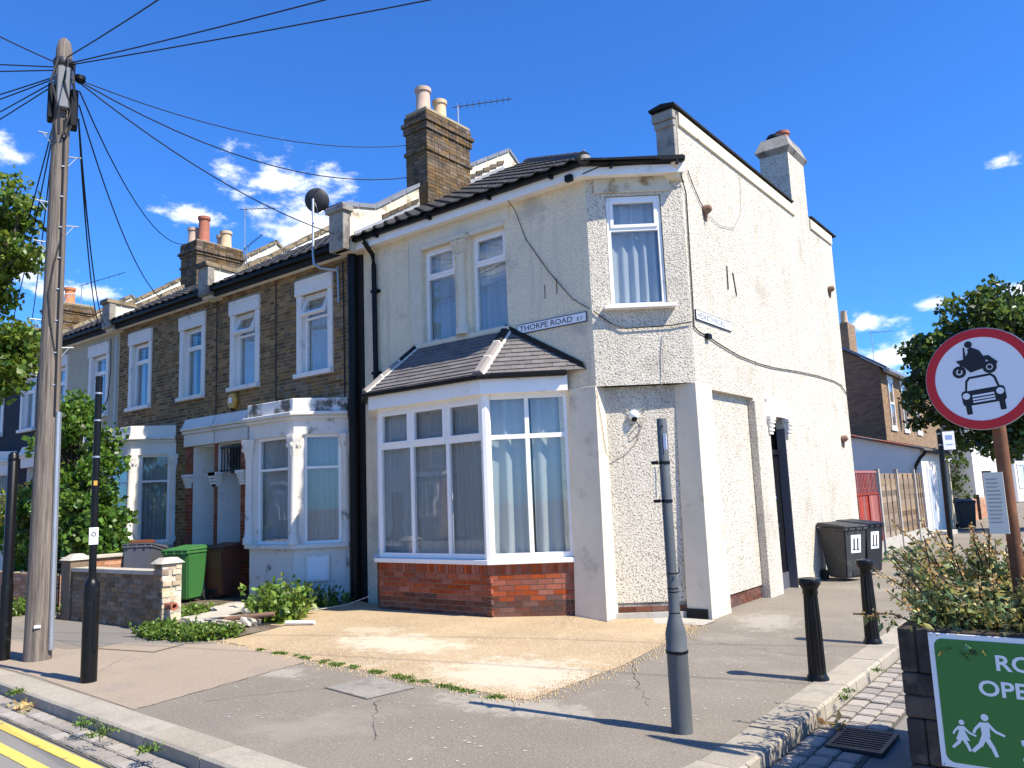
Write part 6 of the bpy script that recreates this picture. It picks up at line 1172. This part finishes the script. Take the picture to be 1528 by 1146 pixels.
# gate posts, low wall, far white houses
lw = thing('low_wall', 'low brick front wall with wooden posts past the far black bin', 'wall', (-5, 38, 0)); LW = Fr((-5.0, 33.2), (-5.0, 44)); MB().box((-5.2, 33.2, 0), (-5.01, 44, .88)).build('mortar_core', MORTAR_RED, lw)
for (a, b, c, d) in courses(0, 10.8, .0, .88, .11, 'stretcher', .012, .45): piece('brick', LW, a, b, -.03, .0, c, d, BRICK_ORANGE, lw)
for u in (0.2, 3.2, 5.4): piece('gate_post', LW, u, u+.18, -.1, .1, 0, 1.05, SLEEPER, lw)
for u in (.2, .6, 1.0): piece('fence_board', LW, u-1.6, u-1.28, -.05, .0, 0, 2.35, mat('pale_board', (.42, .36, .25), .85, .1), lw)
def far_house(label, x, y, rz, m, wdt=5.0):
    r = thing('far_house', label, 'house', (0, 0, 0), 'plain bay fronted houses in the surroundings'); f = Fr((-wdt/2, 0), (wdt/2, 0))
    wall('wall', f, 0, 5.8, [(.6, 1.5, 3.3, 4.9), (3.2, 4.3, 3.3, 4.9), (.7, 1.6, 0, 2.2)], .3, m, r); MB().box((-wdt/2, .3, 0), (wdt/2, 7, 5.8)).build('wall', m, r)
    MB().prism([(-wdt/2-.2, -.3, 5.8), (-wdt/2-.2, 3.5, 8.0), (-wdt/2-.2, 7.3, 5.8)], (wdt+.4, 0, 0)).build('roof', SLATEGREY, r)
    for (a, b) in ((.6, 1.5), (3.2, 4.3)): window(r, f, a, b, 3.3, 4.9, -.1, two(a, b, 3.3, 4.9, 4.1, 'f'), 'window', .07, NETG, curt=[(a+.1, b-.1)])
    mb = MB(); f.box(mb, 2.8, 4.7, 0, .7, 0, 2.9); mb.build('bay', m, r, .1); mb = MB(); f.box(mb, 2.7, 4.8, 0, .8, 2.9, 3.1); mb.build('bay_cornice', WHITE, r)
    f2 = Fr((f.pt(2.8, .70, 0).x, -.70), (f.pt(4.7, .7, 0).x, -.70)); window(r, f2, .3, 1.6, 1.0, 2.6, .02, [(.3, .95, 1.0, 2.6, 'f'), (.95, 1.6, 1.0, 2.6, 'f')], 'bay_window', .08, NETG)
    mb = MB(); f.box(mb, .7, 1.6, -.2, -.12, 0, 2.2); mb.build('door', B_BROWN, r); r.location = (x, y, 0); r.rotation_euler = (0, 0, R(rz))
far_house('white bay fronted house farthest up the side street, left of the rusty pole', -6.4, 62, 58, CLEANWHITE); far_house('white house right of the rusty pole at the far end of the street', -2.2, 66, 62, CLEANWHITE); far_house('cream house at the right edge at the far end of the street', 2.2, 69, 64, DCREAM); far_house('cream house half hidden by the tree at the street end', -10.8, 58, 55, DCREAM)
for i, (x, m_, nm) in enumerate(((-46.0, BRICKFAR, 'farthest brick'), (-40.6, DCREAM, 'farther cream'), (-35.2, BRICKFAR, 'middle brick'), (-29.8, CLEANWHITE, 'white'), (-24.4, BRICKFAR, 'nearer brick'), (-19, DCREAM, 'nearer cream'))):
    far_house('%s house across the road, seen only as a reflection in the windows' % nm, x, -9.5, 180, m_, 5.2)
hd = thing('hedge', 'low green hedge at the far right end of the street', 'hedge', (-1, 52, 0)); leaves('foliage', blob_pts([((-2.2+i*.9, 50+i*.8, .8), (.8, .8, .8)) for i in range(8)], 900), .14, L_WEED, hd); mb = MB(); [branch(mb, (-2.2+i*.9, 50+i*.8, 0), (-2.2+i*.9, 50+i*.8, 1.1), .03, .01) for i in range(8)]; mb.build('stems', BARK, hd)['kind'] = 'stuff'

# ================================================================== VEGETATION
def tree(name, label, base, trunk_top, r0, clumps, per, leaf, m, cat='tree', tone=(.45, 1.5), droop=.5):
    root = thing(name, label, cat, base); mb = MB(); branch(mb, base, trunk_top, r0, r0*.6, .02, 6); mb.build('trunk', BARK, root); tw = MB()
    for c, r in clumps: p = branch(tw, trunk_top, c, r0*.35, .012, .05)
    tw.build('limbs', BARK, root)['kind'] = 'stuff'; leaves('crown', blob_pts(clumps, per, .25), leaf, m, root, droop, tone=tone, aspect=.85); return root
def clumpify(cs, n, spread, r0, r1, seed):
    r = random.Random(seed); out = []
    for c, s_ in cs:
        for _ in range(n):
            d = Vector((r.gauss(0, 1), r.gauss(0, 1), r.gauss(0, 1))).normalized()*s_*r.uniform(.5, 1.0)*spread; q = r.uniform(r0, r1); out.append((tuple(Vector(c)+d), (q, q, q*.75)))
    return out
cl = clumpify([((-14.15, 4.85, 6.95), .60), ((-14.2, 4.85, 6.2), .62), ((-14.5, 4.6, 5.6), .5), ((-14.4, 4.95, 4.5), .48), ((-14.5, 4.95, 4.0), .4), ((-15.6, 4.0, 6.6), 1.3), ((-15.7, 4.0, 5.0), 1.2), ((-15.1, 4.45, 3.9), .35)], 18, 1.0, .18, .36, 3)
tree('linden_tree', 'leafy street tree whose branches enter at the left edge', (-15.6, 3.95, 0), (-15.55, 3.98, 4.2), .14, cl, 850, .105, L_LIME)
cl = clumpify([((-3.3, 31.5, 7.3), 1.3), ((-4.7, 31.2, 6.1), 1.0), ((-5.0, 31, 4.7), 1.1), ((-2.9, 31.5, 5.2), 1.8), ((-1.2, 31.2, 6.6), 1.9), ((-3.7, 31.5, 3.7), 1.3), ((.5, 31.4, 5.4), 2.2), ((-2.0, 32, 7.2), 1.4), ((-1.4, 31, 3.9), 1.6), ((1.5, 31.4, 3.8), 1.8), ((-2.6, 31.2, 3.2), 1.0)], 34, 1.05, .22, .52, 5)
tree('street_tree', 'large dark green tree behind the round prohibition sign', (-2.3, 31.5, 0), (-2.3, 31.5, 3.2), .22, cl, 300, .20, L_DARK, tone=(.3, 1.8))
cl = clumpify([((-5.6, 35.5, 2.4), .8), ((-5.5, 36, 1.4), .7)], 10, 1, .25, .5, 8); tree('shrub', 'green shrub between the fence boards and the far white house', (-5.5, 35.8, 0), (-5.5, 35.8, 1.2), .05, cl, 260, .12, L_DARK, 'shrub')
# shrub behind the pole
cl = clumpify([((-17.1, 7.3, 3.75), .45), ((-17.0, 7.3, 3.0), .75), ((-16.4, 7.3, 2.1), .85), ((-17.5, 7.3, 1.8), .9), ((-16.1, 7.4, 1.3), .6), ((-18.5, 7.3, 1.4), .8)], 26, 1.0, .16, .34, 9)
tree('leafy_shrub', 'tall bright green shrub behind the telegraph pole', (-17.1, 7.4, 0), (-17.1, 7.35, 1.6), .05, cl, 800, .115, L_SHRUB, 'shrub', (.4, 1.7))
cl = clumpify([((-19.6, 7.2, 1.9), .6), ((-18.9, 7.1, 2.1), .45), ((-20.3, 7.2, 1.5), .8)], 14, 1.0, .15, .3, 10); tree('golden_shrub', 'yellow green shrub at the left edge behind the black post', (-19.5, 7.3, 0), (-19.5, 7.25, 1.0), .04, cl, 420, .09, L_YEL, 'shrub')
# weeds
def weed_patch(label, pts, h, size, m, per, name='weeds'):
    P = []; mb = MB()
    for (x, y, r) in pts:
        for _ in range(per):
            a = random.uniform(0, 6.28); q = r*math.sqrt(random.random()); bx, by = x+q*math.cos(a), y+q*math.sin(a); hh = h*random.uniform(.4, 1.1); tx, ty = bx+random.gauss(0, hh*.3), by+random.gauss(0, hh*.3); mb.tube([(bx, by, 0), ((bx+tx)/2, (by+ty)/2, hh*.6), (tx, ty, hh)], .003, 3, False)
            for k in range(7): t_ = .2+.8*k/6; P.append((bx+(tx-bx)*t_+random.gauss(0, .02), by+(ty-by)*t_+random.gauss(0, .02), hh*t_))
    r_ = thing(name, label, 'weeds', (pts[0][0], pts[0][1], 0)); leaves('foliage', P, size, m, r_, .0, up=.8, tone=(.5, 1.6)); o = mb.build('stems', L_WEED, r_); o['kind'] = 'stuff'
weed_patch('weeds growing along the foot of the broken pillar', [(-10.75, 6.05, .35), (-10.3, 6.15, .35), (-11.15, 6.02, .25), (-10.0, 6.3, .25)], .17, .055, L_WEED, 190)
weed_patch('bright leafy weed clump in front of the white bay', [(-11.0, 8.1, .5), (-10.7, 7.7, .45), (-10.3, 7.5, .3)], .5, .105, L_WEED, 85)
weed_patch('grassy weeds behind the broken slabs', [(-12.2, 7.3, .6), (-11.9, 7.8, .5), (-12.9, 7.4, .5)], .13, .06, L_WEED, 150)
weed_patch('dark weeds in the shade beside the bay', [(-10.9, 8.9, .4), (-11.4, 8.6, .4)], .35, .08, L_SHRUB, 60)
weed_patch('weeds at the foot of the orange wall by the left post', [(-14.6, 5.9, .12), (-16.2, 6.2, .35), (-15.9, 6.15, .3)], .25, .065, L_WEED, 90)
for i, (x, y) in enumerate([(-9.0+.38*k, 6.12-.06*k+random.uniform(-.03, .03)) for k in range(12)]): pass
weed_patch('thin line of moss and weeds along the front edge of the drive', [(-8.6+.13*k+random.gauss(0, .08), 6.0-.0125*k+random.gauss(0, .02), random.uniform(.01, .05)) for k in range(32)], .02, .018, L_WEED, 26)
weed_patch('small weeds sprouting from the setts along the left kerb', [(-7.1, 3.22, .10), (-6.7, 3.18, .13), (-5.9, 3.16, .08), (-9.0, 3.4, .08)], .05, .024, L_WEED, 22)
weed_patch('tiny green weeds at the foot of the right kerb', [(-2.02, 6.95, .05), (-2.03, 7.2, .05), (-2.02, 8.1, .04)], .03, .02, L_WEED, 10)
tag(leaves('fallen_leaves', [(-8.7+random.gauss(0, .12), 3.36+random.gauss(0, .04), -.09+random.random()*.02) for _ in range(40)]+[(-1.98+random.gauss(0, .05), 6.55+random.gauss(0, .05), -.09) for _ in range(26)], .07, L_DRY, None, 0, up=2), None, None, None, 'stuff')
# loose gravel shed along the edges of the drive
gv = []; gf_ = []
for _ in range(2600):
    t_ = random.random()*(len(dv)-1); i_ = int(t_); a_, b_ = Vector(dv[i_]), Vector(dv[i_+1]); c_ = a_.lerp(b_, t_-i_)+Vector((random.gauss(0, .10), random.gauss(0, .10), .006)); r_ = random.uniform(.004, .011); k = len(gv)
    gv += [(c_.x-r_, c_.y-r_*.5, .002), (c_.x+r_*.7, c_.y-r_, .002), (c_.x+r_, c_.y+r_*.8, .002), (c_.x-r_*.6, c_.y+r_, .002), (c_.x, c_.y, .006+r_*1.3)]; gf_ += [(k, k+1, k+4), (k+1, k+2, k+4), (k+2, k+3, k+4), (k+3, k, k+4)]
tag(MB().add(gv, gf_).build('loose_gravel', mat('loose_gravel', (.42, .31, .18), .9, .3, 60)), None, None, None, 'stuff')
# gum spots and flecks trodden into the pavement, cracks in the tarmac
gv = []; gf_ = []
def in_pave(x, y): return (-4.5 < x < -2.5 and 5.2 < y < 22) or (-9 < x < -3.5 and 3.9 < y < 5.5 and x+y < 1.2)
n_ = 0
while n_ < 1500:
    x, y = random.uniform(-9, -2.5), random.uniform(3.9, 20)
    if not in_pave(x, y): continue
    n_ += 1; r_ = random.choice((.005, .007, .010, .016))*random.uniform(.7, 1.3); k = len(gv); an = random.random()*6
    gv += [(x+r_*random.uniform(.6, 1.2)*math.cos(an+j), y+r_*random.uniform(.6, 1.2)*math.sin(an+j), .0035) for j in (0, 1.05, 2.1, 3.14, 4.19, 5.24)]; gf_.append(tuple(range(k, k+6)))
tag(MB().add(gv, gf_).build('pavement_flecks', mat('pale_gum_fleck', (.40, .365, .305), .9, .3, 8)), None, None, None, 'stuff')
def crack(p, q, seed, w_=.0032):
    r = random.Random(seed); p, q = Vector(p), Vector(q); n = max(6, int((q-p).length/.10)); nr = Vector((-(q-p).y, (q-p).x)).normalized(); pts = [p.lerp(q, i/n)+nr*r.gauss(0, .025) for i in range(n+1)]; vs = []; fs = []
    for i, c in enumerate(pts): ww = w_*r.uniform(.3, 1.2); vs += [(*(c+nr*ww), .0062), (*(c-nr*ww), .0062)]
    for i in range(n): fs.append((2*i, 2*i+1, 2*i+3, 2*i+2))
    return vs, fs
cm_ = MB()
for i, (p, q) in enumerate((((-7.23, 3.75), (-7.52, 5.84)), ((-6.3, 5.1), (-6.9, 4.2)), ((-5.5, 5.0), (-4.6, 4.2)), ((-3.3, 6.0), (-4.4, 7.6)), ((-2.6, 8.4), (-4.4, 8.9)), ((-2.5, 11.3), (-4.6, 11.6)), ((-8.0, 7.3), (-6.2, 6.6)), ((-9.9, 5.0), (-9.0, 4.0)))): cm_.add(*crack(p, q, i))
tag(cm_.build('pavement_cracks', mat('crack_dirt', (.07, .06, .045), .95)), None, None, None, 'stuff')
# planter plants
plr = thing('planter_plants', 'sage like plants with dried flower spikes spilling over the planter', 'plants', (-.4, 5.9, .85)); LP = []; FPt = []; stem = MB()
for i in range(330):
    x = random.uniform(-1.0, .42); y = random.uniform(5.24, 6.6); h = random.uniform(.16, .46)*(1.2 if y > 5.6 else .75); edge = (x < -.75)
    lean = Vector((random.gauss(-.10 if not edge else -.35, .22), random.gauss(-.12 if y < 5.5 else .05, .2), 0))*h*1.6; b0 = Vector((x, y, .80)); tp_ = b0+lean+Vector((0, 0, h)); md = b0.lerp(tp_, .5)+Vector((0, 0, h*.12)); stem.tube([b0, md, tp_], .004, 4, False)
    for k in range(52): t_ = k/51; LP.append(tuple((b0.lerp(md, t_*2) if t_ < .5 else md.lerp(tp_, t_*2-1))+Vector((random.gauss(0, .035), random.gauss(0, .035), random.gauss(0, .015)))))
    if random.random() < .38:
        d = (tp_-md).normalized(); L_ = random.uniform(.12, .30); stem.tube([tp_, tp_+d*L_], .0035, 4, False)
        for k in range(34): t_ = .12+.88*(int(k/4)/8.5); FPt.append(tuple(tp_+d*L_*t_+Vector((random.gauss(0, .009), random.gauss(0, .009), random.gauss(0, .006)))))
for (bx, by, ex, ey, ez) in ((-1.0, 5.4, -1.45, 5.35, .93), (-.98, 5.6, -1.42, 5.75, 1.18), (-.95, 5.5, -1.25, 5.5, 1.28), (-.8, 5.6, -.95, 5.8, 1.40), (-.75, 5.8, -.72, 5.95, 1.42), (-.9, 5.7, -1.1, 5.9, 1.38), (-.8, 6.0, -.85, 6.2, 1.45), (-.6, 5.6, -.62, 5.75, 1.32), (-.45, 5.9, -.4, 6.1, 1.38), (-.68, 6.2, -.6, 6.4, 1.42), (-.35, 5.5, -.3, 5.5, 1.25), (-.9, 5.9, -1.2, 6.1, 1.2), (-.5, 5.4, -.5, 5.3, 1.2)):
    b0, e0 = Vector((bx, by, .85)), Vector((ex, ey, ez)); m0 = b0.lerp(e0, .5)+Vector((0, 0, .05)); stem.tube([b0, m0, e0], .0045, 4, False)
    for k in range(46): t_ = .35+.65*int(k/4)/11.5; FPt.append(tuple((m0.lerp(e0, t_*2-1) if t_ > .5 else b0.lerp(m0, t_*2))+Vector((random.gauss(0, .011), random.gauss(0, .011), random.gauss(0, .007)))))
    for k in range(26): t_ = .8*random.random(); LP.append(tuple(b0.lerp(e0, t_)+Vector((random.gauss(0, .03), random.gauss(0, .03), random.gauss(0, .02)))))
for i in range(26):
    x = random.uniform(-.95, .3); stem.tube([(x, 5.3, .84), (x, 5.2, .91), (x, 5.145, .80)], .0035, 4, False)
    for k in range(7): LP.append((x+random.gauss(0, .02), 5.20-k*.008+random.gauss(0, .01), .90-k*.018))
leaves('foliage', LP, .056, L_SAGE, plr, .35, tone=(.35, 1.7), aspect=.45, yell=.2); leaves('flower_spikes', FPt, .024, L_DRY, plr, 0, tone=(.4, 1.5), aspect=.8); stem.build('stems', L_SAGE, plr)['kind'] = 'stuff'
